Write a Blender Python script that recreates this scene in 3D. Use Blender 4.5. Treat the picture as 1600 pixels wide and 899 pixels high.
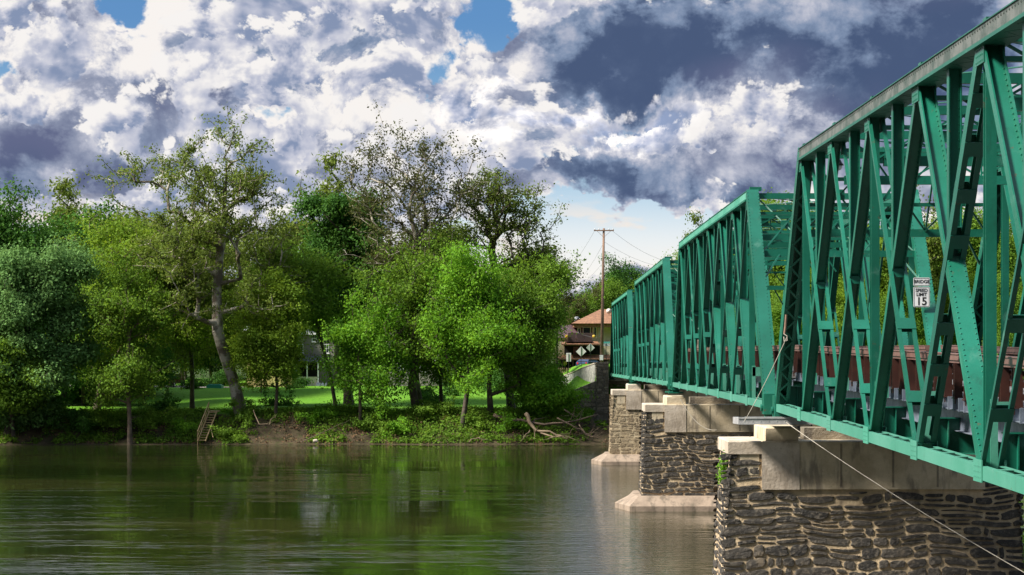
import bpy, math, random
import numpy as np
from mathutils import Vector, Matrix
R = math.radians
C = bpy.context.scene
for _o in list(bpy.data.objects): bpy.data.objects.remove(_o)

# ---------------------------------------------------------------- camera
F, XV, HY, CZ = 3100.0, 834.0, 555.0, 9.1      # focal length in photo pixels, vanishing point, camera height over the water
cam_d = bpy.data.cameras.new('camera'); cam = bpy.data.objects.new('camera', cam_d); C.collection.objects.link(cam)
cam.location = (0, 0, CZ); cam.rotation_euler = (R(90), 0, 0)
cam_d.sensor_width = 36; cam_d.lens = F / 1600 * 36
cam_d.shift_x = -(XV - 800) / 1600; cam_d.shift_y = (HY - 449.5) / 1600
cam_d.clip_start = 0.5; cam_d.clip_end = 8000
C.camera = cam
C.view_settings.view_transform = 'Standard'; C.view_settings.look = 'None'
C.view_settings.exposure = 0.95; C.view_settings.gamma = 1; C.view_settings.use_curve_mapping = False
C.render.resolution_x = 1024; C.render.resolution_y = 575
C.render.engine = 'CYCLES'
C.cycles.max_bounces = 6; C.cycles.transmission_bounces = 4; C.cycles.transparent_max_bounces = 4
C.cycles.diffuse_bounces = 3; C.cycles.glossy_bounces = 3
C.cycles.sample_clamp_indirect = 4

# ---------------------------------------------------------------- tiny node-expression helper
class NX:
    def __init__(s, nt, sock): s.nt, s.s = nt, sock
    def _m(s, op, b=None, c=None, clamp=False):
        n = s.nt.nodes.new('ShaderNodeMath'); n.operation = op; n.use_clamp = clamp
        s.nt.links.new(s.s, n.inputs[0])
        for i, v in ((1, b), (2, c)):
            if v is None: continue
            if isinstance(v, NX): s.nt.links.new(v.s, n.inputs[i])
            else: n.inputs[i].default_value = v
        return NX(s.nt, n.outputs[0])
    def __add__(s, o): return s._m('ADD', o)
    __radd__ = __add__
    def __sub__(s, o): return s._m('SUBTRACT', o)
    def __rsub__(s, o): return (s * -1.0) + o
    def __mul__(s, o): return s._m('MULTIPLY', o)
    __rmul__ = __mul__
    def __truediv__(s, o): return s._m('DIVIDE', o)
    def cl(s): return s._m('ADD', 0.0, clamp=True)
    def mx(s, o): return s._m('MAXIMUM', o)
    def mn(s, o): return s._m('MINIMUM', o)
    def step(s, a, b):          # smoothstep
        n = s.nt.nodes.new('ShaderNodeMapRange'); n.interpolation_type = 'SMOOTHSTEP'
        s.nt.links.new(s.s, n.inputs[0]); n.inputs[1].default_value = a; n.inputs[2].default_value = b
        return NX(s.nt, n.outputs[0])
def comb(nt, x, y, z):
    n = nt.nodes.new('ShaderNodeCombineXYZ')
    for i, v in enumerate((x, y, z)):
        if isinstance(v, NX): nt.links.new(v.s, n.inputs[i])
        else: n.inputs[i].default_value = v
    return n.outputs[0]
def noise(nt, vec, scale, detail=4, rough=.55, dist=0.0, lac=2.0, dim='3D'):
    n = nt.nodes.new('ShaderNodeTexNoise'); n.noise_dimensions = dim; nt.links.new(vec, n.inputs['Vector'])
    n.inputs['Scale'].default_value = scale; n.inputs['Detail'].default_value = detail
    n.inputs['Roughness'].default_value = rough; n.inputs['Distortion'].default_value = dist
    n.inputs['Lacunarity'].default_value = lac
    return NX(nt, n.outputs['Fac'])
def mixc(nt, f, a, b):
    n = nt.nodes.new('ShaderNodeMix'); n.data_type = 'RGBA'
    if isinstance(f, NX): nt.links.new(f.s, n.inputs[0])
    else: n.inputs[0].default_value = f
    for i, v in ((6, a), (7, b)):
        if isinstance(v, (tuple, list)): n.inputs[i].default_value = (v[0], v[1], v[2], 1)
        else: nt.links.new(v, n.inputs[i])
    return n.outputs[2]

# ---------------------------------------------------------------- world: Nishita sky with broken cumulus
SUN_AZ, SUN_EL = R(-110), R(45)        # clockwise from +Y (view direction): high on the left
W = bpy.data.worlds.new('World'); C.world = W; W.use_nodes = True
W.cycles.sampling_method = 'MANUAL'; W.cycles.sample_map_resolution = 256
nt = W.node_tree; nt.nodes.clear()
out = nt.nodes.new('ShaderNodeOutputWorld'); bg = nt.nodes.new('ShaderNodeBackground'); nt.links.new(bg.outputs[0], out.inputs[0])
bg.inputs[1].default_value = 0.053
sky = nt.nodes.new('ShaderNodeTexSky'); sky.sky_type = 'NISHITA'; sky.sun_disc = False
sky.sun_elevation = SUN_EL; sky.sun_rotation = SUN_AZ; sky.ozone_density = 2.5; sky.air_density = 1.0; sky.dust_density = .4
tc = nt.nodes.new('ShaderNodeTexCoord'); sep = nt.nodes.new('ShaderNodeSeparateXYZ'); nt.links.new(tc.outputs['Generated'], sep.inputs[0])
dx, dy, dz = (NX(nt, sep.outputs[i]) for i in range(3))
K = F / 100                                                # sky coordinates: one unit = 1.85 degrees
U = dx._m('ARCTAN2', dy) * K
EL = dz._m('ARCSINE')
V = EL * K
pv = comb(nt, U, V * 1.15, 0.0)
w1 = noise(nt, pv, 0.8, 5, .6, dim='2D'); w2 = noise(nt, comb(nt, U + 31.7, V * 1.15, 4.0), 0.8, 5, .6, dim='2D')
q1 = noise(nt, pv, 0.45, 1, dim='2D'); q2 = noise(nt, comb(nt, U + 11.7, V * 1.15, 4.0), 0.45, 1, dim='2D')
def field(du, dv, det):
    p = comb(nt, U + (q1 - .5) * 0.5 + (w1 - .5) * .10 + du, (V + dv) * 1.2 + (q2 - .5) * 0.5 + (w2 - .5) * .10, 0)
    n1 = noise(nt, p, 0.50, det, .51, dim='2D')
    v = nt.nodes.new('ShaderNodeTexVoronoi'); v.voronoi_dimensions = '2D'; v.feature = 'F1'; nt.links.new(p, v.inputs['Vector'])
    v.inputs['Scale'].default_value = 1.25; v.inputs['Detail'].default_value = 4; v.inputs['Roughness'].default_value = .58; v.inputs['Lacunarity'].default_value = 2.3
    v.normalize = True
    d_ = NX(nt, v.outputs['Distance']); return n1, d_ * d_ * 1.5 + .12
n1, b1 = field(0, 0, 8)
n2, b2 = field(-.20, .34, 6)                                # sampled towards the light, for relief
def blob(x, y, rx, ry, p=1.0):                              # soft ellipse in the sky
    u0, v0 = (x - XV) / 100, (HY - y) / 100
    a = (U + (w1 - .5) * 1.7 - u0) * (100 / rx); b = (V + (w2 - .5) * 1.3 - v0) * (100 / ry)
    return (1.0 - a * a - b * b).mx(0.0) * p
# clear gaps (negative) and heavy banks (positive)
gaps = None
for g in [(205, 35, 50, 40, 1.1), (250, 85, 60, 32, .9), (765, 40, 85, 75, 1.5), (680, 100, 45, 35, .8), (15, 110, 50, 65, 1.1), (415, 185, 45, 20, 1.2),
          (800, 155, 45, 30, .35), (890, 372, 260, 66, 1.8), (1000, 390, 260, 60, 1.2), (560, 2, 40, 30, .3)]:
    b = blob(*g); gaps = b if gaps is None else gaps + b
banks = None
for g in [(1130, 70, 330, 130, 1.3), (930, 110, 120, 90, 1.1), (1450, 90, 360, 170, 1.2), (1050, 272, 220, 56, 1.0), (60, 260, 240, 60, .8), (1300, 240, 260, 90, .7),
          (330, 130, 300, 150, .5), (520, 240, 300, 80, .6), (30, 40, 140, 90, .4), (600, 90, 90, 110, .5)]:
    b = blob(*g); banks = b if banks is None else banks + b
dark = None
for g in [(985, 100, 190, 105, 1.25), (1230, 40, 320, 125, .9), (1480, 110, 260, 160, .95), (1010, 285, 260, 48, .95), (60, 262, 280, 62, 1.1), (1400, 260, 360, 110, .85),
          (345, 150, 50, 50, .4), (240, 170, 60, 60, .4), (130, 20, 110, 60, .35), (420, 90, 40, 45, .35), (500, 262, 130, 35, .4), (560, 60, 35, 50, .25)]:
    b = blob(*g); dark = b if dark is None else dark + b
tex = n1 + (0.45 - b1) * .6
dens = tex + banks * .30 - gaps * .34 + .075
alpha = dens.step(.41, .57)
rel = (tex - (n2 + (0.45 - b2) * .6))                      # facing the light = positive
edge = 1.0 - dens.step(.46, .80)
dk = dark.mn(1.0)
bright = blob(600, 130, 200, 150, .10) + blob(760, 200, 200, 60, .16)
lit = (0.36 + bright + (.42 - b1) * (.6 - dk * .35) + rel * (2.9 - dk * 2.2) + edge * (.34 - dk * .25) - dark * .27 + (n1 - .5) * (.15 + dk * .9)).cl()
fl = .34 - dk * .34
lit = fl + (lit - fl).mx(0.0) + ((lit - fl).mn(0.0)) * .30 + (n1 - n2) * .25 + (.40 - b1) * .22
cold = noise(nt, pv, .22, 3, dim='2D').step(.4, .6)
c_dark = mixc(nt, cold, (.65, 1.0, 1.95), (1.2, 1.4, 2.5))
c_lo = mixc(nt, cold, (2.1, 2.8, 4.2), (2.4, 2.75, 3.9))
c = mixc(nt, lit.step(0.0, .30), c_dark, c_lo)
c = mixc(nt, lit.step(.22, .60), c, (5.0, 5.2, 6.2))
c = mixc(nt, lit.step(.48, .98), c, (9.2, 8.8, 8.5))
def puffs(c, alpha, ox, sc, bias, w0, amp):               # nearer banks of small cumulus, thin bright rims over grey hearts
    p = comb(nt, U + (q1 - .5) * .5 + (w1 - .5) * .22 + ox, V * 1.25 + (q2 - .5) * .5 + (w2 - .5) * .22 + ox, 0)
    n = noise(nt, p, sc, 8, .56, dim='2D')
    v = nt.nodes.new('ShaderNodeTexVoronoi'); v.voronoi_dimensions = '2D'; nt.links.new(p, v.inputs['Vector']); v.normalize = True
    v.inputs['Scale'].default_value = sc * 2.2; v.inputs['Detail'].default_value = 3; v.inputs['Roughness'].default_value = .6; v.inputs['Lacunarity'].default_value = 2.4
    dd = NX(nt, v.outputs['Distance']); d = n + (.30 - dd * dd * 1.5) * .40 + bias - dark * .30 - gaps * .25
    p2 = comb(nt, U + (q1 - .5) * .5 + ox - .22 / sc * .6, V * 1.25 + (q2 - .5) * .5 + ox + .34 / sc * .6, 0)
    up_ = noise(nt, p2, sc, 4, .56, dim='2D')
    a = d.step(.50, .57); inn = d._m('SUBTRACT', .50) * (1.0 / w0)
    t = (inn * amp - (n - up_) * 4.2 + .24 + dark * .25).cl()
    col = mixc(nt, t.step(0, .6), (9.1, 8.8, 8.6), (5.2, 5.4, 6.5)); col = mixc(nt, t.step(.45, 1.0), col, (2.3, 2.9, 4.4))
    return mixc(nt, a, c, col), alpha.mx(a)
c, alpha = puffs(c, alpha, 5.3, .62, .015, .34, .9)
c, alpha = puffs(c, alpha, 17.9, 1.05, -.045, .30, .8)
lit = lit * 1.0
glow = blob(900, 185, 230, 80, .35) * lit.step(.45, .95)                   # glow added to the cloud colour so the water reflects it
vm = nt.nodes.new('ShaderNodeVectorMath'); vm.operation = 'SCALE'; nt.links.new(c, vm.inputs[0]); nt.links.new((glow + 1.0).s, vm.inputs['Scale']); c = vm.outputs[0]
skyc = mixc(nt, 1.0, (1, 1, 1), sky.outputs[0])
hz = mixc(nt, V.step(.9, 3.0), (9.6, 9.2, 8.6), (5.6, 7.4, 8.8))            # milky air low over the horizon
blue = mixc(nt, V.step(3.3, 5.2), (2.4, 4.7, 7.2), (.5, 2.3, 5.6))
blue = mixc(nt, .35, blue, skyc)
clear = mixc(nt, V.step(1.7, 3.6), hz, blue)
final = mixc(nt, alpha, clear, c)
# wisps inside the pale band
wis = noise(nt, comb(nt, U * .5, V * 1.6, 7.0), 1.6, 5, dim='2D').step(.53, .68) * (1.0 - V.step(2.0, 2.6)) * .8
final = mixc(nt, wis, final, (8.9, 8.0, 7.2))
# unseen sky overhead, given brighter and more even cloud as fill light
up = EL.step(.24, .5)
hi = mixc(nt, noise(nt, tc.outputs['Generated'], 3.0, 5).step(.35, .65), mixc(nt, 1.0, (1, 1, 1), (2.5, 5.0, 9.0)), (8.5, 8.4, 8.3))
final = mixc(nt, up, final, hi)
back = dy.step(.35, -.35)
final = mixc(nt, back * (1.0 - EL.step(.3, .7)), final, (1.1, 1.2, 1.5))      # dark band added to the unseen rear sky, shading camera-facing steel
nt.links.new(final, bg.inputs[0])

sd = bpy.data.lights.new('sun', 'SUN'); sd.energy = 5.0; sd.angle = R(12); sd.color = (1, .94, .84)
so = bpy.data.objects.new('sun', sd); C.collection.objects.link(so)
_d = Vector((math.sin(SUN_AZ) * math.cos(SUN_EL), math.cos(SUN_AZ) * math.cos(SUN_EL), math.sin(SUN_EL)))
so.rotation_euler = _d.to_track_quat('Z', 'Y').to_euler(); so.location = (-60, -20, 60)

# ---------------------------------------------------------------- object helpers
def tag(o, label=None, cat=None, group=None, kind=None):
    if label: o['label'] = label
    if cat: o['category'] = cat
    if group: o['group'] = group
    if kind: o['kind'] = kind
    return o
def empty(name, loc, label=None, cat=None, group=None):
    o = bpy.data.objects.new(name, None); C.collection.objects.link(o); o.location = loc; o.empty_display_size = .5
    return tag(o, label, cat, group)
def woff(p):
    v = Vector((0, 0, 0))
    while p is not None: v += Vector(p.location); p = p.parent
    return v
def fast_mesh(name, verts, loops, starts, totals):
    me = bpy.data.meshes.new(name)
    verts = np.asarray(verts, dtype=np.float32)
    me.vertices.add(len(verts)); me.vertices.foreach_set('co', verts.ravel())
    me.loops.add(len(loops)); me.loops.foreach_set('vertex_index', np.asarray(loops, dtype=np.int32))
    me.polygons.add(len(starts)); me.polygons.foreach_set('loop_start', np.asarray(starts, dtype=np.int32))
    me.polygons.foreach_set('loop_total', np.asarray(totals, dtype=np.int32))
    me.update(calc_edges=True); me.validate()
    return me
class MB:
    """collects shapes given in world coordinates; build() links them as one mesh object"""
    def __init__(s): s.v, s.f, s.m = [], [], []
    def poly(s, pts, faces, mi=0):
        b = len(s.v); s.v.extend([tuple(p) for p in pts]); s.f.extend([tuple(b + i for i in f) for f in faces]); s.m.extend([mi] * len(faces)); return s
    def hexa(s, p, mi=0):      # p: 8 points, bottom ring then top ring
        return s.poly(p, [(3, 2, 1, 0), (4, 5, 6, 7), (0, 1, 5, 4), (1, 2, 6, 5), (2, 3, 7, 6), (3, 0, 4, 7)], mi)
    def box(s, x0, x1, y0, y1, z0, z1, mi=0):
        return s.hexa([(x0, y0, z0), (x1, y0, z0), (x1, y1, z0), (x0, y1, z0), (x0, y0, z1), (x1, y0, z1), (x1, y1, z1), (x0, y1, z1)], mi)
    def beam(s, a, b, w, d, side=(1, 0, 0), off=(0, 0), mi=0):
        """bar from a to b; w along side, d perpendicular; off shifts in (side, up)"""
        a, b, sd_ = Vector(a), Vector(b), Vector(side)
        ax = (b - a).normalized(); sx = (sd_ - ax * sd_.dot(ax)).normalized(); up = sx.cross(ax)
        o = sx * off[0] + up * off[1]; pts = []
        for q in (a, b):
            for i, j in ((-1, -1), (1, -1), (1, 1), (-1, 1)): pts.append(q + o + sx * (w / 2 * i) + up * (d / 2 * j))
        return s.hexa(pts, mi)
    def tube(s, pts, r, n=6, mi=0, caps=True):
        pts = [Vector(p) for p in pts]; rs = r if isinstance(r, (list, tuple)) else [r] * len(pts)
        b = len(s.v); prev = None
        for i, p in enumerate(pts):
            t = (pts[min(i + 1, len(pts) - 1)] - pts[max(i - 1, 0)]).normalized()
            if prev is None: prev = t.orthogonal().normalized()
            u = (prev - t * prev.dot(t)).normalized(); prev = u; w = t.cross(u)
            for k in range(n):
                a = 2 * math.pi * k / n; s.v.append(tuple(p + (u * math.cos(a) + w * math.sin(a)) * rs[i]))
        for i in range(len(pts) - 1):
            for k in range(n):
                k2 = (k + 1) % n; s.f.append((b + i * n + k, b + i * n + k2, b + (i + 1) * n + k2, b + (i + 1) * n + k)); s.m.append(mi)
        if caps:
            s.f.append(tuple(b + k for k in reversed(range(n)))); s.f.append(tuple(b + (len(pts) - 1) * n + k for k in range(n))); s.m += [mi, mi]
        return s
    def bump(s, c, n, r=.018, h=.014, mi=0):      # one rivet head: a low four-sided dome
        c, n = Vector(c), Vector(n); u = n.orthogonal().normalized(); w = n.cross(u)
        p = [c + u * r, c + w * r, c - u * r, c - w * r]
        p += [q + (c - q) * .45 + n * h for q in p]
        return s.poly(p, [(0, 1, 5, 4), (1, 2, 6, 5), (2, 3, 7, 6), (3, 0, 4, 7), (4, 5, 6, 7)], mi)
    def build(s, name, mats, parent=None, smooth=False):
        if not s.v: return None
        me = bpy.data.meshes.new(name); o_ = woff(parent)
        v = np.asarray(s.v, dtype=np.float64) - np.array(o_)
        me.from_pydata(v.tolist(), [], s.f)
        if not isinstance(mats, (list, tuple)): mats = [mats]
        for m in mats: me.materials.append(m)
        if len(mats) > 1: me.polygons.foreach_set('material_index', s.m)
        if smooth: me.polygons.foreach_set('use_smooth', [True] * len(s.f))
        me.update()
        o = bpy.data.objects.new(name, me); C.collection.objects.link(o)
        if parent is not None: o.parent = parent
        return o
def P(x, y, Z):                     # a photo direction and a distance give the place of a thing
    return Vector(((x - XV) * Z / F, Z, CZ + (HY - y) * Z / F))

# ---------------------------------------------------------------- materials
def base_mat(name):
    m = bpy.data.materials.new(name); m.use_nodes = True; nt = m.node_tree
    b = nt.nodes['Principled BSDF']; t = nt.nodes.new('ShaderNodeTexCoord')
    return m, nt, b, t.outputs['Object']
def bumpn(nt, b, h, dist=.02, strength=1.0):
    n = nt.nodes.new('ShaderNodeBump'); n.inputs['Distance'].default_value = dist; n.inputs['Strength'].default_value = strength
    nt.links.new(h.s, n.inputs['Height']); nt.links.new(n.outputs[0], b.inputs['Normal'])
def setc(nt, b, c): nt.links.new(c, b.inputs['Base Color'])
def simple(name, c1, c2=None, rough=.7, scale=1.5, bump=0.0, metal=0.0, lo=.35, hi=.65, bscale=None, spec=.5):
    m, nt, b, oc = base_mat(name)
    if c2 is None: c2 = tuple(x * .75 for x in c1)
    n = noise(nt, oc, scale, 6, .6)
    setc(nt, b, mixc(nt, n.step(lo, hi), c2, c1))
    b.inputs['Roughness'].default_value = rough; b.inputs['Metallic'].default_value = metal
    b.inputs['Specular IOR Level'].default_value = spec
    if bump: bumpn(nt, b, noise(nt, oc, bscale or scale * 6, 5, .6), bump)
    return m
def streaked(name, c1, c2, c3, rough=.8, bump=.02, vs=.25, sc=2.2):
    """weathered: mottled with run-down stains (c3) that stretch vertically"""
    m, nt, b, oc = base_mat(name)
    mp = nt.nodes.new('ShaderNodeMapping'); mp.inputs['Scale'].default_value = (1, 1, vs); nt.links.new(oc, mp.inputs[0])
    st = noise(nt, mp.outputs[0], sc, 5, .6).step(.50, .68)
    n = noise(nt, oc, sc * .5, 7, .62)
    c = mixc(nt, n.step(.35, .65), c1, c2); c = mixc(nt, st * .75, c, c3)
    sp = noise(nt, oc, 14, 3, .7).step(.62, .72); c = mixc(nt, sp * .5, c, c3)
    setc(nt, b, c); b.inputs['Roughness'].default_value = rough
    bumpn(nt, b, noise(nt, oc, 9, 6, .65) + n, bump); return m
def leafmat(name, c1, c2, trans=.35, scale=.35):
    m, nt, b, oc = base_mat(name); nt.nodes.remove(b); o = nt.nodes['Material Output']
    g = nt.nodes.new('ShaderNodeNewGeometry'); oi = nt.nodes.new('ShaderNodeObjectInfo')
    f = (NX(nt, g.outputs['Random Per Island']) * .28 + noise(nt, oc, scale, 3, .6).step(.35, .65) * .7 + NX(nt, oi.outputs['Random']) * .2 - .12).cl()
    col = mixc(nt, f, c1, c2)
    d = nt.nodes.new('ShaderNodeBsdfDiffuse'); t = nt.nodes.new('ShaderNodeBsdfTranslucent'); mx = nt.nodes.new('ShaderNodeMixShader')
    hs = nt.nodes.new('ShaderNodeHueSaturation'); hs.inputs['Value'].default_value = 1.4; hs.inputs['Hue'].default_value = .485; nt.links.new(col, hs.inputs['Color'])
    nt.links.new(col, d.inputs[0]); nt.links.new(hs.outputs[0], t.inputs[0]); mx.inputs[0].default_value = trans
    nt.links.new(d.outputs[0], mx.inputs[1]); nt.links.new(t.outputs[0], mx.inputs[2])
    gl = nt.nodes.new('ShaderNodeBsdfGlossy'); gl.inputs['Roughness'].default_value = .75; gl.inputs[0].default_value = (.6, .6, .6, 1)
    m2 = nt.nodes.new('ShaderNodeMixShader'); m2.inputs[0].default_value = .02
    nt.links.new(mx.outputs[0], m2.inputs[1]); nt.links.new(gl.outputs[0], m2.inputs[2])
    nt.links.new(m2.outputs[0], o.inputs[0]); return m
M = {}
def green_paint(name, a, bb, rough):
    m, nt, b, oc = base_mat(name)
    n = noise(nt, oc, .35, 5, .6).step(.35, .65)
    c = mixc(nt, n, a, bb)
    mp = nt.nodes.new('ShaderNodeMapping'); mp.inputs['Scale'].default_value = (1.5, 1.5, .35); nt.links.new(oc, mp.inputs[0])
    gr = noise(nt, mp.outputs[0], 3.0, 6, .65).step(.54, .74)
    c = mixc(nt, gr * .45, c, tuple(x * .35 + .01 for x in a))
    oi = nt.nodes.new('ShaderNodeObjectInfo'); ov = NX(nt, oi.outputs['Random'])
    c = mixc(nt, ov * .45, c, tuple(x * .55 for x in a))
    ch = noise(nt, oc, 1.1, 6, .7).step(.58, .72); c = mixc(nt, ch * .22, c, (.20, .36, .30))
    rs = noise(nt, oc, 4.0, 6, .75).step(.63, .70)
    c = mixc(nt, rs * .75, c, (.11, .055, .028))
    setc(nt, b, c); b.inputs['Roughness'].default_value = rough
    bumpn(nt, b, noise(nt, oc, 12, 4, .6), .004); return m
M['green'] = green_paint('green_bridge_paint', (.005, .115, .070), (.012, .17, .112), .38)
M['green2'] = green_paint('lightened_green_paint', (.10, .34, .25), (.05, .27, .18), .5)  # green lightened for chord faces, side light put into the colour
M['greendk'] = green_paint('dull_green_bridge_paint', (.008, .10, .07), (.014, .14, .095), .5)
M['chordtop'] = simple('sidelit_chord_side', (.13, .14, .13), (.05, .07, .06), .6, 2.0, .003)  # outer chord face: side light put into the colour as pale grey
M['rivet'] = simple('dark_rivet', (.035, .05, .045), (.02, .03, .028), .6)
M['brown'] = simple('brown_rail_paint', (.06, .022, .016), (.035, .014, .011), .4, 2.0)
M['brownlt'] = simple('faded_brown_rail', (.17, .095, .08), (.12, .06, .05), .45, 2.0)
M['galv'] = simple('galvanised_steel', (.24, .27, .33), (.13, .155, .20), .45, 3.0, .002, .35)
M['conc'] = streaked('pier_concrete', (.62, .52, .37), (.44, .36, .24), (.17, .14, .11))
M['conclt'] = streaked('pale_concrete', (.60, .52, .43), (.42, .35, .27), (.26, .21, .16))
M['foot'] = streaked('pink_footing_concrete', (.34, .26, .195), (.23, .175, .13), (.11, .09, .065))
def stonemat(name, cols, rough=.75):
    m, nt, b, oc = base_mat(name); g = nt.nodes.new('ShaderNodeNewGeometry'); r = NX(nt, g.outputs['Random Per Island'])
    c = mixc(nt, r, cols[0], cols[1]); n = noise(nt, oc, 5.5, 7, .68)
    c = mixc(nt, n.step(.48, .66), c, cols[2]); c = mixc(nt, noise(nt, oc, 1.1, 5, .6).step(.58, .70) * .6, c, cols[3])
    setc(nt, b, c); b.inputs['Roughness'].default_value = rough
    bumpn(nt, b, noise(nt, oc, 7, 7, .7), .06); return m
M['slate'] = stonemat('dark_slate_stone', [(.020, .018, .016), (.060, .052, .043), (.13, .11, .085), (.28, .22, .15)])
M['tanstone'] = stonemat('tan_fieldstone', [(.20, .15, .09), (.34, .27, .17), (.15, .115, .08), (.42, .34, .23)])
M['brownstone'] = stonemat('brown_block_stone', [(.22, .17, .12), (.42, .33, .23), (.13, .10, .075), (.48, .40, .28)])
M['mortar'] = streaked('sandy_mortar', (.60, .46, .29), (.44, .33, .20), (.22, .17, .12), bump=.05)
M['mortarlt'] = streaked('pale_mortar', (.50, .41, .27), (.36, .28, .17), (.18, .14, .09), bump=.05)
M['mortardk'] = streaked('old_grey_mortar', (.30, .25, .18), (.20, .165, .12), (.09, .075, .06), bump=.05)
M['bark'] = simple('ridged_bark', (.20, .145, .10), (.075, .055, .04), .9, 1.2, .06, bscale=5)
M['barklt'] = simple('pale_sycamore_bark', (.42, .38, .31), (.14, .11, .08), .85, .7, .03, lo=.45, hi=.58)
M['barkdk'] = simple('dark_bark', (.10, .075, .055), (.04, .032, .025), .9, 1.2, .06, bscale=5)
M['wood'] = simple('weathered_plank', (.55, .40, .20), (.38, .26, .12), .8, 3, .01)
M['polewood'] = simple('pole_timber', (.26, .16, .11), (.16, .10, .07), .85, 1.5, .01)
M['black'] = simple('black_steel', (.02, .02, .02), (.012, .012, .012), .5)
M['white'] = simple('white_paint', (.78, .78, .78), (.66, .66, .66), .5)
M['signback'] = simple('bare_aluminium_sign_back', (.66, .64, .64), (.54, .52, .52), .5, 2)
M['alu'] = simple('aluminium_plank', (.55, .54, .53), (.40, .39, .39), .45, 3, .002, .3)
M['glass'] = simple('window_glass', (.03, .04, .05), (.02, .02, .03), .08)
# ---------------------------------------------------------------- terrain
_rs = np.random.RandomState(5)
def vnoise(x, y, s, seed):
    """smooth value noise, vectorised"""
    x = np.asarray(x, float) / s; y = np.asarray(y, float) / s
    xi, yi = np.floor(x).astype(int), np.floor(y).astype(int); fx, fy = x - xi, y - yi
    fx, fy = fx * fx * (3 - 2 * fx), fy * fy * (3 - 2 * fy)
    def h(a, b): return (np.sin(a * 127.1 + b * 311.7 + seed * 74.7) * 43758.5453) % 1.0
    return (h(xi, yi) * (1 - fx) + h(xi + 1, yi) * fx) * (1 - fy) + (h(xi, yi + 1) * (1 - fx) + h(xi + 1, yi + 1) * fx) * fy
def sstep(a, b, x): t = np.clip((np.asarray(x, float) - a) / (b - a), 0, 1); return t * t * (3 - 2 * t)
def shore(X): return 201.0 + .02 * (X + 50) + vnoise(X, 0 * X, 9, 3) * 1.6 - 0.8 + 0.9 * sstep(-8, 2, X)
def gz(X, Y):
    X = np.asarray(X, float); Y = np.asarray(Y, float)
    t = Y - shore(X)
    z = -2.0 + 2.0 * sstep(-9, 0.0, t)
    bank = 3.1 + (vnoise(X, Y, 7, 2) - .5) * .5
    z = z + bank * sstep(-.2, 5.8, t) + (vnoise(X, Y, 1.3, 9) - .5) * .35 * sstep(0, 1, t) * (1 - sstep(5, 8, t))
    z = z + 1.9 * sstep(8, 62, t) + 0.9 * sstep(60, 110, t)
    # embankment of the bridge approach on the right
    k = sstep(1.2, 6.6, X) * sstep(213.0, 214.6, Y) * (1 - sstep(250, 330, Y) * .4)
    z = z + (8.0 - z) * k
    z = np.where((X > 6.2) & (Y < 213.2), np.minimum(z, 1.6 + .15 * (X - 6.2)), z)
    z = np.where((X > 1.5) & (X < 6.8) & (Y > 213.2) & (Y < 226), np.minimum(z, 4.0 + (X - 2.6) * .42 + (Y - 213.2) * .22), z)
    # wooded hill behind
    z = z + (8 + 9 * sstep(-60, 70, X)) * sstep(320, 520, Y) + 5 * sstep(20, 60, X) * sstep(240, 360, Y)
    z = z + (vnoise(X, Y, 40, 7) - .5) * 6 * sstep(300, 400, Y)
    # near bank behind and under the camera
    z = np.where(Y < 30, -2 + 8.0 * sstep(22, 8, 0 * Y + 22) * 0 + 8.2 * (1 - sstep(6, 16, Y)), z)
    return z
def grid(name, xs, ys, zf, mat):
    X, Y = np.meshgrid(xs, ys); Zz = zf(X, Y); v = np.stack([X, Y, Zz], -1).reshape(-1, 3)
    nx, ny = len(xs), len(ys); i = np.arange(nx - 1)[None, :] + nx * np.arange(ny - 1)[:, None]; i = i.ravel()
    q = np.stack([i, i + 1, i + 1 + nx, i + nx], -1)
    me = fast_mesh(name, v, q.ravel(), np.arange(len(q)) * 4, np.full(len(q), 4)); me.materials.append(mat)
    me.polygons.foreach_set('use_smooth', np.ones(len(q), bool))
    o = bpy.data.objects.new(name, me); C.collection.objects.link(o); return o
m, nt, b, oc = base_mat('ground_soil_and_lawn')
g = nt.nodes.new('ShaderNodeNewGeometry'); sp = nt.nodes.new('ShaderNodeSeparateXYZ'); nt.links.new(g.outputs['Position'], sp.inputs[0])
px_, py_, pz_ = (NX(nt, sp.outputs[i]) for i in range(3))
nA = noise(nt, oc, .5, 6, .65); nB = noise(nt, oc, .09, 4, .6); nC = noise(nt, oc, 3.0, 5, .7)
lawn = mixc(nt, nB.step(.35, .65), (.085, .22, .013), (.13, .29, .022)); lawn = mixc(nt, nC.step(.4, .7) * .5, lawn, (.035, .11, .008))
soil = mixc(nt, nA.step(.35, .65), (.035, .026, .016), (.10, .075, .045)); soil = mixc(nt, nC.step(.5, .62) * .6, soil, (.05, .07, .018))
hillc = mixc(nt, nA.step(.35, .65), (.02, .035, .01), (.045, .07, .015))
c = mixc(nt, (pz_ + (nA - .5) * 1.2).step(2.6, 3.1), soil, lawn)
c = mixc(nt, (py_ + (nB - .5) * 40).step(285, 300), c, hillc)
c = mixc(nt, py_.step(60, 40), c, (.03, .035, .02))  # unseen near bank darkened to cut light bounced onto the bridge
setc(nt, b, c); b.inputs['Roughness'].default_value = .95; b.inputs['Specular IOR Level'].default_value = .15
bumpn(nt, b, nC + nA, .12)
ys = np.unique(np.concatenate([np.arange(-260, 0, 20), np.arange(0, 40, 2), np.arange(40, 190, 10), np.arange(190, 216, .4), np.arange(216, 300, 2), np.arange(300, 620, 10), np.arange(620, 3001, 120)]))
xs = np.unique(np.concatenate([np.arange(-1500, -100, 70), np.arange(-100, -72, 4), np.arange(-72, 72, .5), np.arange(72, 200, 6), np.arange(200, 1500, 70)]))
tag(grid('ground', xs, ys, gz, m), kind='structure')

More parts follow.
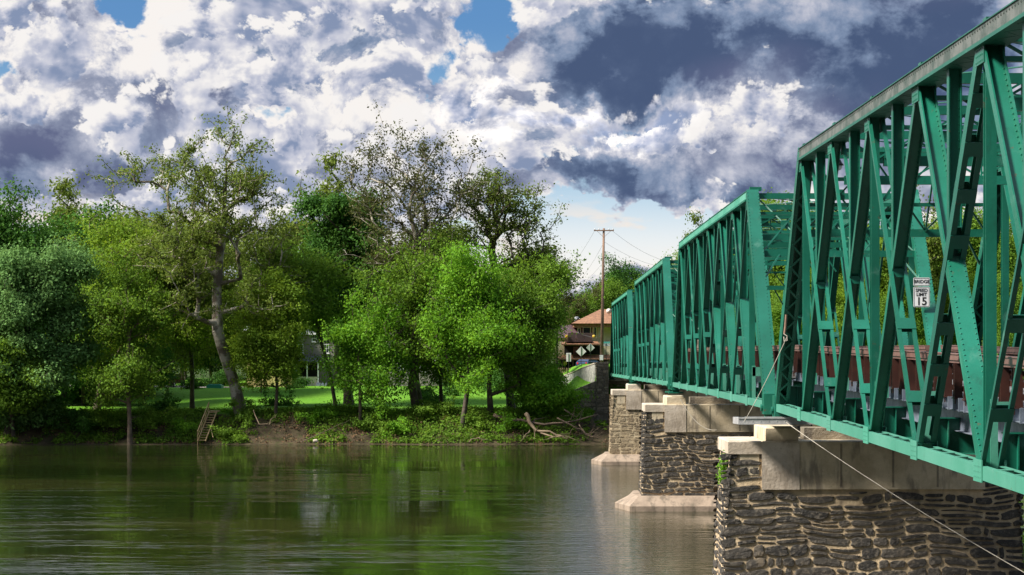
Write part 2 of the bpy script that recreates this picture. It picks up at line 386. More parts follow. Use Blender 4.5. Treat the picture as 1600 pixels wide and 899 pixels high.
# ---------------------------------------------------------------- river
m, nt, b, oc = base_mat('river_water')
def mapped(sx, sy, dx=0): 
    mp = nt.nodes.new('ShaderNodeMapping'); mp.inputs['Scale'].default_value = (sx, sy, 1); mp.inputs['Location'].default_value = (dx, dx, 0); nt.links.new(oc, mp.inputs[0]); return mp.outputs[0]
patch = (noise(nt, mapped(.022, .05), 1.0, 5, .6, .6) * .6 + noise(nt, mapped(.12, .5, 5), 1.0, 4, .65, .4) * .4).step(.47, .60)          # wind-ruffled against smooth water
fine = noise(nt, mapped(.9, 2.6), 1.0, 3, .6)
mid = noise(nt, mapped(.16, .6, 7), 1.0, 4, .6, .5)
swirl = noise(nt, mapped(.05, .16, 3), 1.0, 4, .6, 1.5)
tiny = noise(nt, mapped(2.6, 8.0, 9), 1.0, 2, .6)
sw = nt.nodes.new('ShaderNodeSeparateXYZ'); nt.links.new(oc, sw.inputs[0]); wx, wy = NX(nt, sw.outputs[0]), NX(nt, sw.outputs[1])
race = (wx + (swirl - .5) * 6.0).step(-2.4, 1.2) * (1.0 - wx.step(6.5, 9.5)) * (1.0 - wy.step(176, 196))      # broken water racing past the pier noses
patch = (patch * .8 + race * (.5 + mid * 1.1)).mn(1.0)
h = fine * (patch * .028 + race * .02 + .0015) + tiny * (patch * .007 + .0004) + mid * (patch * .035 + .004) + swirl * .016
bumpn(nt, b, h, 1.0)
silt = noise(nt, mapped(.02, .06, 11), 1.0, 4, .6).step(.45, .7)
setc(nt, b, mixc(nt, silt, (.011, .017, .004), (.034, .035, .011)))
b.inputs['Roughness'].default_value = .04; b.inputs['IOR'].default_value = 1.5
yw = np.unique(np.concatenate([np.arange(0, 215, 5)])); xw = np.arange(-1500, 1501, 60)
o = grid('river', xw, np.concatenate([np.arange(4, 224, 8)]), lambda X, Y: 0 * X, m); tag(o, kind='structure')
# ---------------------------------------------------------------- bridge: four through-truss spans
XL, XR = 8.38, 14.50
def prof(Y):                                        # level of the underside of the lower chord
    return float(np.interp(Y, [14, 42, 67, 95, 118, 143, 167, 190, 216], [6.50, 6.88, 7.18, 7.24, 7.22, 7.14, 7.03, 6.95, 6.84]))
def laced(mb, a, b, w, d, side=(1, 0, 0), step=.42, mi=0, flange=.09):
    """two channels joined by zigzag lacing on both faces"""
    a, b = Vector(a), Vector(b); ax = (b - a).normalized(); sx = (Vector(side) - ax * Vector(side).dot(ax)).normalized(); up = sx.cross(ax)
    for s_ in (-1, 1):
        mb.beam(a, b, .025, d, side, (s_ * (w / 2 - .0125), 0), mi)
        for t_ in (-1, 1): mb.beam(a, b, flange, .02, side, (s_ * (w / 2 - flange / 2 - .026), t_ * (d / 2 - .011)), mi)
    L = (b - a).length; n = max(2, int(L / step)); k = w / 2 - flange * .6
    for t_ in (-1, 1):
        for i in range(n):
            p = a + ax * (L * i / n); q = a + ax * (L * (i + 1) / n); sg = 1 if i % 2 else -1
            mb.beam(p + sx * k * sg + up * t_ * (d / 2 + .008), q - sx * k * sg + up * t_ * (d / 2 + .008), .05, .012, side if False else sx, mi=mi)
def battened(mb, a, b, w, d, step=1.1, side=(1, 0, 0)):
    a, b = Vector(a), Vector(b); ax = (b - a).normalized(); sx = (Vector(side) - ax * Vector(side).dot(ax)).normalized(); up = sx.cross(ax)
    for s_ in (-1, 1):
        mb.beam(a, b, .03, d, side, (s_ * (w / 2 - .015), 0))
        for t_ in (-1, 1): mb.beam(a, b, .08, .02, side, (s_ * (w / 2 - .071), t_ * (d / 2 - .011)))
    L = (b - a).length; n = max(1, int(L / step)); 
    for i in range(n + 1):
        c = a + ax * (.2 + (L - .4) * i / n)
        for t_ in (-1, 1): mb.beam(c - ax * .16, c + ax * .16, w + .004, .014, side, (0, t_ * (d / 2 + .008)))
def bars(mb, a, b, gap, w=.085, d=.15, up_=True):
    a, b = Vector(a), Vector(b)
    for s_ in (-1, 1): mb.beam(a, b, w, d, off=(s_ * gap / 2, 0))
    for f_ in ((.66, .86) if up_ else (.34, .14)):
        c = a + (b - a) * f_; ax = (b - a).normalized()
        for t_ in (-1, 1): mb.beam(c - ax * .15, c + ax * .15, gap + w + .01, .014, off=(0, t_ * (d / 2 + .008)))
def rivets(mb, a, b, w, up_off, step=.11, side=(1, 0, 0), rows=(-1, 1)):
    a, b = Vector(a), Vector(b); ax = (b - a).normalized(); sx = (Vector(side) - ax * Vector(side).dot(ax)).normalized(); up = sx.cross(ax)
    L = (b - a).length; n = int(L / step)
    for i in range(1, n):
        for s_ in rows:
            mb.bump(a + ax * (L * i / n) + sx * (w / 2 * s_) + up * up_off, up if up_off > 0 else -up, .024, .017)

def truss_span(near, far, H, label, detail):
    n = 8; p = (far - near) / n
    root = empty('truss_span', (11.44, (near + far) / 2, prof((near + far) / 2)), label, 'truss bridge', 'green truss spans of the river bridge')
    G, G2, GD = M['green'], M['green2'], M['greendk']
    def B(k, X): Y = far - k * p; return Vector((X, Y, prof(Y) + .14))
    def T(k, X): Y = far - k * p; return Vector((X, Y, prof(Y) + H - .2))
    for X in (XL, XR):
        sgn = -1 if X == XL else 1
        # lower chord: two plates with stay plates, joints at the panel points
        mb = MB()
        for k in range(n):
            for s_ in (-1, 1):
                mb.beam(B(k, X + s_ * .19), B(k + 1, X + s_ * .19), .035, .25)
                mb.beam(B(k, X + s_ * .19), B(k + 1, X + s_ * .19), .07, .02, off=(-s_ * .05, .115)); mb.beam(B(k, X + s_ * .19), B(k + 1, X + s_ * .19), .09, .02, off=(-s_ * .03, -.125))
            for j in range(1, 5):
                c = B(k, X).lerp(B(k + 1, X), j / 5); mb.box(X - .17, X + .17, c.y - .12, c.y + .12, c.z + .126, c.z + .138)
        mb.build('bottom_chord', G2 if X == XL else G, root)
        # gusset plates at lower panel points
        for k in range(0, n + 1):
            mb = MB(); c = B(k, X); w2 = .34 if k not in (0, n) else .3
            for s_ in (-1, 1): mb.box(X + s_ * .22 - .012, X + s_ * .22 + .012, c.y - w2, c.y + w2, c.z - .17, c.z + .24)
            if detail:
                for iy in range(-2, 3):
                    for iz in (-1, 0, 1): mb.bump((X - .234, c.y + iy * .12, c.z + .02 + iz * .1), (-1, 0, 0), .022)
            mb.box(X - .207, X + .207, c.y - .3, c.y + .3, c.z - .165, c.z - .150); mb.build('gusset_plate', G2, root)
        # upper chord: riveted box, cover plate on top, lacing underneath
        mb = MB()
        for k in range(1, n - 1):
            a, b_ = T(k, X), T(k + 1, X)
            for s_ in (-1, 1):
                mb.beam(a, b_, .03, .34, off=(s_ * .21, 0), mi=1 if s_ == sgn else 0)
                mb.beam(a, b_, .10, .022, off=(s_ * .20, -.181)); mb.beam(a, b_, .05, .05, off=(s_ * .25, .15), mi=0)
            mb.beam(a, b_, .56, .03, off=(0, .185))
            L = (b_ - a).length; m_ = int(L / .45)
            for i in range(m_):
                u = a.lerp(b_, i / m_); v = a.lerp(b_, (i + 1) / m_); sg = .16 if i % 2 else -.16
                mb.beam(u + Vector((sg, 0, -.2)), v + Vector((-sg, 0, -.2)), .05, .015)
            if detail and X == XL:
                for i in range(int(L / .2)):
                    c = a.lerp(b_, i / int(L / .2)); 
                    for dz_ in (-.12, .11): mb.bump((X - .227, c.y, c.z + dz_), (-1, 0, 0), .032, .016, 2)
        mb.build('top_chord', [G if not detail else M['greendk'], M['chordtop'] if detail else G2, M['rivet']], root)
        # gussets at upper points
        for k in range(1, n):
            mb = MB(); c = T(k, X)
            for s_ in (-1, 1): mb.box(X + s_ * .185 - .01, X + s_ * .185 + .01, c.y - .36, c.y + .36, c.z - .52, c.z - .1)
            if detail:
                for iy in range(-2, 3):
                    for iz in range(3): mb.bump((X - .196, c.y + iy * .12, c.z - .47 + iz * .11), (-1, 0, 0), .022)
            mb.box(X - .174, X + .174, c.y - .3, c.y + .3, c.z - .115, c.z - .105); mb.build('gusset_plate', G, root)
        # end posts: broad riveted cover plate outside, laced inside
        for (k0, k1) in ((0, 1), (n, n - 1)):
            mb = MB(); a, b_ = B(k0, X) - Vector((0, 0, .0)), T(k1, X) + Vector((0, 0, .12))
            near_end = k0 == n
            for s_ in (-1, 1): mb.beam(a, b_, .03, .36, off=(s_ * .215, 0))
            ax = (b_ - a).normalized(); sx = Vector((1, 0, 0)); up = sx.cross(ax)      # up points away from the panel interior or towards it
            o_ = 1 if up.z > 0 else -1
            mb.beam(a, b_, .46, .022, off=(0, o_ * .191))
            L = (b_ - a).length; m_ = int(L / .42)
            for i in range(m_):
                u = a + ax * (L * i / m_); v = a + ax * (L * (i + 1) / m_); sg = .17 if i % 2 else -.17
                mb.beam(u + sx * sg - up * o_ * .195, v - sx * sg - up * o_ * .195, .06, .015)
            for s_ in (-1, 1): mb.beam(a, b_, .09, .02, off=(s_ * .15, -o_ * .18))
            if near < 75: rivets(mb, a, b_, .40, o_ * .205, .16)
            mb.build('end_post', G, root)
            # foot and shoe
            mb = MB(); z0 = prof(a.y) - .38
            mb.box(X - .26, X + .26, a.y - .32, a.y + .32, prof(a.y) - .18, prof(a.y) + .55)
            mb.box(X - .2, X + .2, a.y - .16, a.y + .16, prof(a.y) - .3, prof(a.y) - .18)
            mb.box(X - .42, X + .42, a.y - .42, a.y + .42, z0, prof(a.y) - .3)
            for s_ in (-1, 1): mb.tube([(X + s_ * .28, a.y, prof(a.y) + .05), (X + s_ * .34, a.y, prof(a.y) + .05)], .12, 10)
            mb.build('bearing_shoe', G, root)
        # web members
        for i in range(1, n - 1):
            far_half = i < n // 2
            # heavy member rises towards mid span end panel ... and slender pair of bars the other way
            if far_half: hv = (B(i, X), T(i + 1, X)); lt = (T(i, X), B(i + 1, X))
            else: hv = (T(i, X), B(i + 1, X)); lt = (B(i, X), T(i + 1, X))
            mb = MB(); a, b_ = hv; mid = a.lerp(b_, .5)
            if far_half:
                mb.beam(a, b_, .26, .03, off=(0, .0))
                for s_ in (-1, 1): mb.beam(a, b_, .025, .2, off=(s_ * .13, 0))
            else:
                for s_ in (-1, 1): mb.beam(a, b_, .03, .22, off=(s_ * .16, 0))
                mb.beam(mid, b_, .36, .02, off=(0, .12)); mb.beam(mid, b_, .36, .02, off=(0, -.12))
                mb.beam(a, mid, .34, .018, off=(0, .0))
                if near < 75: rivets(mb, mid, b_, .29, .13, .13); rivets(mb, mid, b_, .29, -.13, .13)
            if detail:
                for o_ in ((.018, -.018) if far_half else (.012, -.012)):
                    a2, b2 = (a, b_) if far_half else (a, mid)
                    rivets(mb, a2, b2, .20 if far_half else .26, o_, .14)
            mb.build('heavy_diagonal', G, root)
            mb = MB()
            if i == n // 2: battened(mb, lt[0], lt[1], .38, .28)
            else: bars(mb, lt[0], lt[1], .33, .085, .10, up_=far_half)
            mb.build('battened_diagonal' if i == n // 2 else 'slender_diagonal', G if far_half else GD, root)
            # hanger from the top chord to the crossing
            mb = MB(); Y = far - (i + .5) * p; zt = prof(Y) + H - .4; zc = prof(Y) + .14 + (H - .34) / 2
            mb.box(X - .12, X + .12, Y - .013, Y + .013, zc, zt)
            for s_ in (-1, 1): mb.box(X + s_ * .12 - .012, X + s_ * .12 + .012, Y - .1, Y + .1, zc, zt)
            mb.box(X - .15, X + .15, Y - .10, Y + .10, zc - .18, zc + .02)
            if detail:
                for iz in range(int((zt - zc) / .16)):
                    for s_ in (-1, 1): mb.bump((X + s_ * .08, Y - .014, zc + .15 + iz * .16), (0, -1, 0), .015)
            mb.build('hanger', G, root)
        for k in (1, 3, n - 3, n - 1):
            mb = MB(); c, t = B(k, X), T(k, X)
            mb.beam(c, t - Vector((0, 0, .1)), .03, .2); 
            for s_ in (-1, 1): mb.beam(c, t - Vector((0, 0, .1)), .2, .022, off=(0, s_ * .1))
            mb.build('vertical_post', G, root)
        for k in range(1, n):
            mb = MB(); c = B(k, X); mb.beam(c, c + Vector((0, 0, 1.35)), .14, .06, off=(.05, .1)); mb.beam(c, c + Vector((0, 0, 1.35)), .03, .16, off=(.05, .0))
            mb.box(X + .0, X + .32, c.y - .13, c.y - .10, c.z + .95, c.z + 1.3)
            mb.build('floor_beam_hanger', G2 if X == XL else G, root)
    # floor beams (deep plate girders), lower lateral rods
    for k in range(0, n + 1):
        Y = far - k * p; z = prof(Y); mb = MB()
        if k in (0, n): Y += -.35 if k == 0 else .35
        mb.box(XL + .24, XR - .24, Y - .012, Y + .012, z + .10, z + .85)
        for zz in (.085, .85): mb.box(XL + .24, XR - .24, Y - .15, Y + .15, z + zz, z + zz + .025)
        for j in range(7): x = XL + .5 + j * .85; mb.box(x - .012, x + .012, Y - .13, Y + .13, z + .11, z + .85)
        mb.build('floor_beam', G, root)
    mb = MB()
    for k in range(n):
        a, b_ = B(k, XL + .2), B(k + 1, XR - .2); c, d = B(k, XR - .2), B(k + 1, XL + .2)
        mb.beam(a, b_, .1, .03, side=(1, 0, 0)); mb.beam(c + Vector((0, 0, .04)), d + Vector((0, 0, .04)), .1, .03)
    mb.build('lower_bracing', G, root)
    # stringers, deck, edge channel
    def strip(mb, x0, x1, z0, z1, mi=0):
        ys_ = np.linspace(near - .2, far + .2, 9)
        for a_, b_ in zip(ys_[:-1], ys_[1:]):
            za, zb = prof(a_), prof(b_)
            mb.hexa([(x0, a_, za + z0), (x1, a_, za + z0), (x1, b_, zb + z0), (x0, b_, zb + z0), (x0, a_, za + z1), (x1, a_, za + z1), (x1, b_, zb + z1), (x0, b_, zb + z1)], mi)
    mb = MB()
    for x in (9.15, 10.3, 11.44, 12.58, 13.73):
        strip(mb, x - .01, x + .01, .60, 1.02); strip(mb, x - .12, x + .12, .585, .60); strip(mb, x - .12, x + .12, 1.02, 1.04)
    mb.build('stringer', M['galv'], root)
    mb = MB(); strip(mb, 8.95, 13.93, 1.10, 1.30)
    mb.build('deck', simple('steel_grid_deck', (.16, .16, .16), (.10, .10, .10), .7) if 'deckm' not in M else M['deckm'], root)
    for X, sg in ((8.93, 1), (13.95, -1)):
        mb = MB(); strip(mb, X - .012, X + .012, 1.09, 1.33); strip(mb, X - .03 if sg < 0 else X - .10, X + .10 if sg < 0 else X + .03, 1.07, 1.088)
        nn = int((far - near) / .52)
        for j in range(nn):
            Y = near + .2 + j * .52; z = prof(Y) + 1.04
            mb.box(X - .14 if sg > 0 else X + .014, X - .014 if sg > 0 else X + .14, Y - .02, Y + .02, z + .02, z + .30)
        mb.build('edge_channel', M['galv'], root)
        # traffic railing
        rl = MB()
        strip(rl, X - .13, X + .06, 2.12, 2.24, 0); strip(rl, X - .15, X + .08, 2.24, 2.262, 0); strip(rl, X - .10, X + .03, 2.06, 2.118, 0)
        rail = rl.build('railing', M['brownlt'], root)
        nn = int((far - near) / 1.02)
        for j in range(nn + 1):
            Y = near + (far - near) * j / nn; z = prof(Y); mb = MB()
            xo = X - .045
            mb.box(xo - .008, xo + .008, Y - .07, Y + .07, z + 1.34, z + 2.06)
            mb.box(xo - .085, xo + .085, Y - .078, Y - .062, z + 1.34, z + 2.06); mb.box(xo - .085, xo + .085, Y + .062, Y + .078, z + 1.34, z + 2.06)
            mb.box(xo - .11, xo + .11, Y - .11, Y + .11, z + 1.31, z + 1.338)
            for s_ in (-1, 1):
                for t_ in (-1, 1): mb.box(xo + s_ * .075 - .012, xo + s_ * .075 + .012, Y + t_ * .08 - .012, Y + t_ * .08 + .012, z + 1.20, z + 1.37)
            mb.build('railing_post', M['brown'], rail)
        for zz, hh in ((1.46, .11), (1.69, .11), (1.90, .10)):
            mb = MB(); x_ = X + .10 * sg; strip(mb, x_ - .05, x_ + .05, zz, zz + hh); mb.build('guard_rail', M['brown'], rail)
    # overhead bracing
    for k in range(1, n):
        portal = k in (1, n - 1)
        tl, tr = T(k, XL), T(k, XR)
        dpt = 2.3 if portal else 1.25
        ydir = Vector((0, 0, 0))
        if portal:
            e = B(0 if k == 1 else n, XL) - T(k, XL); ydir = e / abs(e.z)           # portal lies in the plane of the end posts
        mb = MB()
        def q(f, d_):
            base = tl.lerp(tr, f)
            return base + (ydir * d_ if portal else Vector((0, 0, -d_)))
        for d_, hgt in ((0.0, .20), (dpt, .22)) + (((.7, .09), (1.45, .09)) if portal else ((.42, .08),)):
            a, b_ = q(.035, d_), q(.965, d_)
            for s_ in (-1, 1): mb.beam(a, b_, .018, hgt, side=(0, 1, 0), off=(s_ * .06, 0))
            mb.beam(a, b_, .14, .02, side=(0, 1, 0), off=(0, hgt / 2)); mb.beam(a, b_, .14, .02, side=(0, 1, 0), off=(0, -hgt / 2))
        nb = 3 if not portal else 3
        for j in range(nb):
            f0, f1 = .035 + .93 * j / nb, .035 + .93 * (j + 1) / nb
            mb.beam(q(f0, .08), q(f1, dpt - .08), .08, .05, side=(0, 1, 0), off=(.05, 0)); mb.beam(q(f1, .08), q(f0, dpt - .08), .08, .05, side=(0, 1, 0), off=(-.05, 0))
            mid = q((f0 + f1) / 2, dpt / 2); mb.box(mid.x - .16, mid.x + .16, mid.y - .03, mid.y + .03, mid.z - .16, mid.z + .16)
            if j: mb.beam(q(f0, 0), q(f0, dpt), .07, .05, side=(0, 1, 0))
        for f0, f1 in ((.035, .14), (.965, .86)): mb.beam(q(f0, dpt + .95), q(f1, dpt), .09, .06, side=(0, 1, 0))
        mb.build('portal_brace' if portal else 'sway_brace', G, root)
        if k < n - 1:
            mb = MB(); a, b_ = T(k, XL), T(k + 1, XR); c, d = T(k, XR), T(k + 1, XL)
            for u, v, dz_ in ((a, b_, .03), (c, d, -.03)):
                u, v = u + Vector((0, 0, dz_)), v + Vector((0, 0, dz_)); mb.tube([u, v], .018, 5)
                for f in (.3, .7): mb.tube([u.lerp(v, f), u.lerp(v, f + .03)], .04, 6)
            mb.build('bracing_rod', GD, root)
    for k in range(1, n):                               # end blocks of the top struts standing on the chords
        c = T(k, XL); MB().box(XL - .1, XL + .35, c.y - .14, c.y + .14, c.z + .20, c.z + .34).build('strut_seat', G, root); MB().box(XR - .35, XR + .1, c.y - .14, c.y + .14, c.z + .2, c.z + .34).build('strut_seat', G, root)
    return root
M['deckm'] = simple('steel_grid_deck', (.16, .16, .16), (.10, .10, .10), .7)
truss_span(18.0, 67.2, 8.35, 'nearest truss span, cut by the right edge, with the tall pale riveted top chord', True)
truss_span(70.3, 117.1, 8.2, 'second truss span from the camera, carrying the white speed limit sign', False)
truss_span(119.9, 165.9, 8.0, 'third truss span from the camera, between the second and the farthest', False)
truss_span(168.0, 213.2, 7.7, 'farthest truss span, ending at the stone abutment beside the utility pole', False)

# ---------------------------------------------------------------- masonry
def stones(mb, org, u, v, w, h, rng, rh=(.12, .34), rw=(.35, 1.3), gap=.035, ext=(.02, .07), wav=.07, mi=0, holes=()):
    """irregular stones standing proud of a wall face spanned by u (along) and v (up); skips the rectangles in holes"""
    org, u, v = Vector(org), Vector(u), Vector(v); nrm = u.cross(v).normalized()
    ph = rng.random() * 6
    def W(a, b): return b + wav * math.sin(a * 1.3 + ph + b * .7) + wav * .5 * math.sin(a * 3.1 + b * 2.3)
    y = 0.02
    while y < h - .06:
        rhh = min(rng.uniform(*rh) * (1.25 if rng.random() < .15 else 1), h - y - .02); x = 0.02
        while x < w - .08:
            ww = rng.uniform(*rw) * (.5 if rng.random() < .2 else 1); ww = min(ww, w - x - .01)
            if w - x - ww < .15: ww = w - x - .02
            rows = [(y, rhh)]
            if rhh > .2 and rng.random() < .25: f = rng.uniform(.4, .6); rows = [(y, rhh * f), (y + rhh * f, rhh * (1 - f))]
            for (yy, hh) in rows:
                if any(a0 < x + ww / 2 < a1 and b0 < yy + hh / 2 < b1 for a0, a1, b0, b1 in holes): continue
                cx, cy = x + ww / 2, yy + hh / 2; a, b = ww / 2 - gap * rng.uniform(.6, 1.7), hh / 2 - gap * rng.uniform(.6, 1.5)
                if a < .03 or b < .02: continue
                k = 16; pw = rng.uniform(3.2, 11); ring = []
                ju, jv = rng.uniform(-.25, .25) * b, rng.uniform(-.2, .2) * b
                for i in range(k):
                    t = 2 * math.pi * (i + .5) / k; ct, st = math.cos(t), math.sin(t)
                    r = (abs(ct) ** pw + abs(st) ** pw) ** (-1 / pw)
                    ring.append((cx + ct * r * a * (1 + rng.uniform(-.09, .07)) + ju * st, cy + st * r * b * (1 + rng.uniform(-.2, .14)) + jv * ct))
                e = rng.uniform(*ext); pts = []
                for sc_, ee in ((1.0, -.02), (.985, e * .75), (.91, e)):
                    for (px, py) in ring:
                        X_, Y_ = cx + (px - cx) * sc_, cy + (py - cy) * sc_
                        X_ = min(max(X_, .0), w); Yw = min(max(W(X_, Y_), .005), h - .005)
                        pts.append(org + u * X_ + v * Yw + nrm * (ee + (rng.uniform(-.008, .008) if ee > 0 else 0)))
                fc = []
                for r_ in range(2):
                    for i in range(k): j = (i + 1) % k; fc.append((r_ * k + i, r_ * k + j, (r_ + 1) * k + j, (r_ + 1) * k + i))
                cc = sum((p_ for p_ in pts[2 * k:]), Vector()) / k + nrm * .008; pts.append(cc)
                for i in range(k): fc.append((2 * k + i, 2 * k + (i + 1) % k, 3 * k))
                mb.poly(pts, fc, mi)
            x += ww
        y += rhh

PX0, PX1, PZT = 6.55, 16.35, 6.2
def pier(Yc, label, stone, mort, seed, half=1.9, style=0):
    rng = random.Random(seed)
    root = empty('stone_pier', (11.45, Yc, 0), label, 'bridge pier', 'stone piers under the river bridge')
    zb, zt = -2.0, PZT - .42
    bat = .05                                        # batter per metre
    def hw(z): return half - .10 + bat * (zt - z)
    def xl(z): return PX0 + .08 - bat * (zt - z)
    def xr(z): return PX1 - .08 + bat * (zt - z)
    mb = MB(); pts = []
    for z in (zb, zt): pts += [(xl(z), Yc - hw(z), z), (xr(z), Yc - hw(z), z), (xr(z), Yc + hw(z), z), (xl(z), Yc + hw(z), z)]
    mb.hexa(pts); mb.build('masonry_core', mort, root)
    # the stones, front (towards the camera), back and both ends
    a, b_, c, d = [Vector(p_) for p_ in pts[:4]]; A, B_, C_, D = [Vector(p_) for p_ in pts[4:]]
    kw = dict(rh=(.14, .40), rw=(.35, 1.5), gap=.032) if style == 0 else dict(rh=(.2, .46), rw=(.35, 1.0), ext=(.0, .03), wav=.04, gap=.03)
    mb = MB(); H_ = (A - a).length
    hz = (PZT - 1.55) - zb
    wid = (b_ - a).length
    hol = [(wid * .155, wid * .845, hz - .12, 99)]
    stones(mb, a, (b_ - a).normalized(), ((A + B_) / 2 - (a + b_) / 2).normalized(), wid - .1, H_, rng, holes=hol, **kw)
    stones(mb, c, (d - c).normalized(), ((D + C_) / 2 - (c + d) / 2).normalized(), wid - .1, H_, rng, holes=hol, **kw)
    stones(mb, d, (a - d).normalized(), ((A + D) / 2 - (a + d) / 2).normalized(), (a - d).length - .2, H_, rng, rh=kw['rh'], rw=(.3, .8), ext=(.01, .05), wav=kw.get('wav', .05))
    stones(mb, b_, (c - b_).normalized(), ((C_ + B_) / 2 - (c + b_) / 2).normalized(), (a - d).length - .2, H_, rng, rh=kw['rh'], rw=(.3, .8), ext=(.01, .05), wav=kw.get('wav', .05))
    mb.build('face_stones', stone, root)
    # concrete: thin cap, deeper beam under the trusses
    def bev_box(mb, x0, x1, y0, y1, z0, z1, e=.05):
        mb.hexa([(x0, y0, z0), (x1, y0, z0), (x1, y1, z0), (x0, y1, z0), (x0, y0, z1 - e), (x1, y0, z1 - e), (x1, y1, z1 - e), (x0, y1, z1 - e)])
        mb.hexa([(x0, y0, z1 - e), (x1, y0, z1 - e), (x1, y1, z1 - e), (x0, y1, z1 - e), (x0 + e, y0 + e, z1), (x1 - e, y0 + e, z1), (x1 - e, y1 - e, z1), (x0 + e, y1 - e, z1)])
    mb = MB(); bev_box(mb, PX0, 7.70, Yc - half, Yc + half, PZT - .44, PZT, .035); mb.build('concrete_cap', M['conclt'], root); mb = MB(); bev_box(mb, 15.2, PX1, Yc - half, Yc + half, PZT - .44, PZT, .035)
    mb.build('concrete_cap', M['conclt'], root)
    mb = MB(); bev_box(mb, 7.703, 15.197, Yc - half - .05, Yc + half + .05, PZT - 1.62, PZT - .003, .03)
    mb.build('concrete_beam', M['conc'], root)
    # lighter repair panel and the joints cut in the beam
    mb = MB(); mb.box(7.68, 8.95, Yc - half - .075, Yc - half - .052, PZT - 1.63, PZT - .05); mb.build('repair_panel', M['conclt'], root)
    mb = MB()
    for x in (10.35, 12.1, 13.6): mb.box(x - .035, x + .035, Yc - half - .058, Yc - half - .052, PZT - 1.55, PZT - .08)
    mb.build('joint_line', M['mortardk'], root)
    mb = MB(); mb.box(6.95, 7.6, Yc - half + .045, Yc - half + .09, PZT - 1.15, PZT - .441); mb.build('mortar_patch', M['conc'], root)
    # stone seats under the bearings
    for X in (XL, XR):
        mb = MB(); bev_box(mb, X - .55, X + .55, Yc - half + .1, Yc + half - .1, PZT + .001, PZT + .48, .06)
        mb.build('bearing_seat', M['conc'] if style == 0 else M['conclt'], root)
    mb = MB(); mb.box(9.3, 13.6, Yc - .5, Yc + .5, PZT + .001, PZT + .40); mb.build('back_wall', M['mortardk'], root)
    # footing with sloping shoulders and a pointed nose
    z0, z1, z2 = -2.0, .30, .85; e = 1.05; yy = hw(0) + e; s_ = 0.55
    out_ = [(xl(0) - 1.5, Yc), (xl(0) - .75, Yc - yy), (xr(0) + .75, Yc - yy), (xr(0) + 1.5, Yc), (xr(0) + .75, Yc + yy), (xl(0) - .75, Yc + yy)]
    inn = [(xl(0) - .45, Yc), (xl(0) - .25, Yc - yy + s_), (xr(0) + .25, Yc - yy + s_), (xr(0) + .45, Yc), (xr(0) + .25, Yc + yy - s_), (xl(0) - .25, Yc + yy - s_)]
    mb = MB(); pts = [(x, y, z0) for x, y in out_] + [(x, y, z1) for x, y in out_] + [(x, y, z2) for x, y in inn]
    fc = [(i, (i + 1) % 6, 6 + (i + 1) % 6, 6 + i) for i in range(6)] + [(6 + i, 6 + (i + 1) % 6, 12 + (i + 1) % 6, 12 + i) for i in range(6)] + [tuple(range(12, 18)), tuple(reversed(range(6)))]
    mb.poly(pts, fc); mb.build('footing', M['foot'], root)
    return root
pier(68.75, 'nearest stone pier, of black slate in sandy mortar, with a metal plank over it', M['slate'], M['mortar'], 3)
pier(118.5, 'middle stone pier, dark slate in sandy mortar on a pink footing', M['slate'], M['mortar'], 8)
pier(166.95, 'farthest stone pier in the water, of pale tan fieldstone', M['tanstone'], M['mortarlt'], 5, style=1)

# ---------------------------------------------------------------- far abutment
root = empty('stone_abutment', (8, 214.5, 2), 'brown block stone abutment and wing wall at the far end of the bridge', 'abutment')
rng = random.Random(11)
def wallblock(x0, x1, y0, y1, z0, z1, name, rh=(.25, .5), rw=(.4, 1.1), st='brownstone', mo='mortardk'):
    mb = MB(); mb.box(x0, x1, y0, y1, z0, z1); o1 = mb.build(name, M[mo], root)
    mb = MB(); stones(mb, (x0, y0, z0), (1, 0, 0), (0, 0, 1), x1 - x0, z1 - z0, rng, rh=rh, rw=rw, ext=(.02, .07), wav=.02, gap=.025)
    stones(mb, (x0, y1, z0), (0, -1, 0), (0, 0, 1), y1 - y0, z1 - z0, rng, rh=rh, rw=rw, ext=(.02, .06), wav=.02, gap=.025)
    mb.build('block_stones', M[st], o1)
wallblock(6.75, 8.02, 212.2, 214.4, -1.0, 8.35, 'corner_pier', rh=(.2, .36), rw=(.3, .75))
wallblock(8.03, 17.5, 213.9, 216.5, -1.0, 6.3, 'bridge_seat_wall')
mb = MB(); mb.box(8.03, 17.5, 213.6, 216.5, 6.301, 6.62); mb.build('seat_slab', M['conclt'], root)
mb = MB(); pts = [(2.6, 212.6, -1), (6.74, 212.6, -1), (6.74, 214.2, -1), (2.6, 214.2, -1), (2.6, 212.6, 4.6), (6.74, 212.6, 6.35), (6.74, 214.2, 6.35), (2.6, 214.2, 4.6)]
mb.hexa(pts); o1 = mb.build('wing_wall', M['mortardk'], root)
mb = MB(); stones(mb, (3.0, 212.6, -.6), (1, 0, 0), (0, 0, 1), 3.7, 5.3, rng, rh=(.28, .5), rw=(.45, 1.0), ext=(.03, .08), wav=.02, gap=.03)
stones(mb, (4.9, 212.6, 4.75), (1, 0, 0), (0, 0, 1), 1.8, 1.0, rng, rh=(.28, .4), rw=(.45, .8), ext=(.03, .08), wav=.02, gap=.03)
mb.build('block_stones', M['brownstone'], o1)

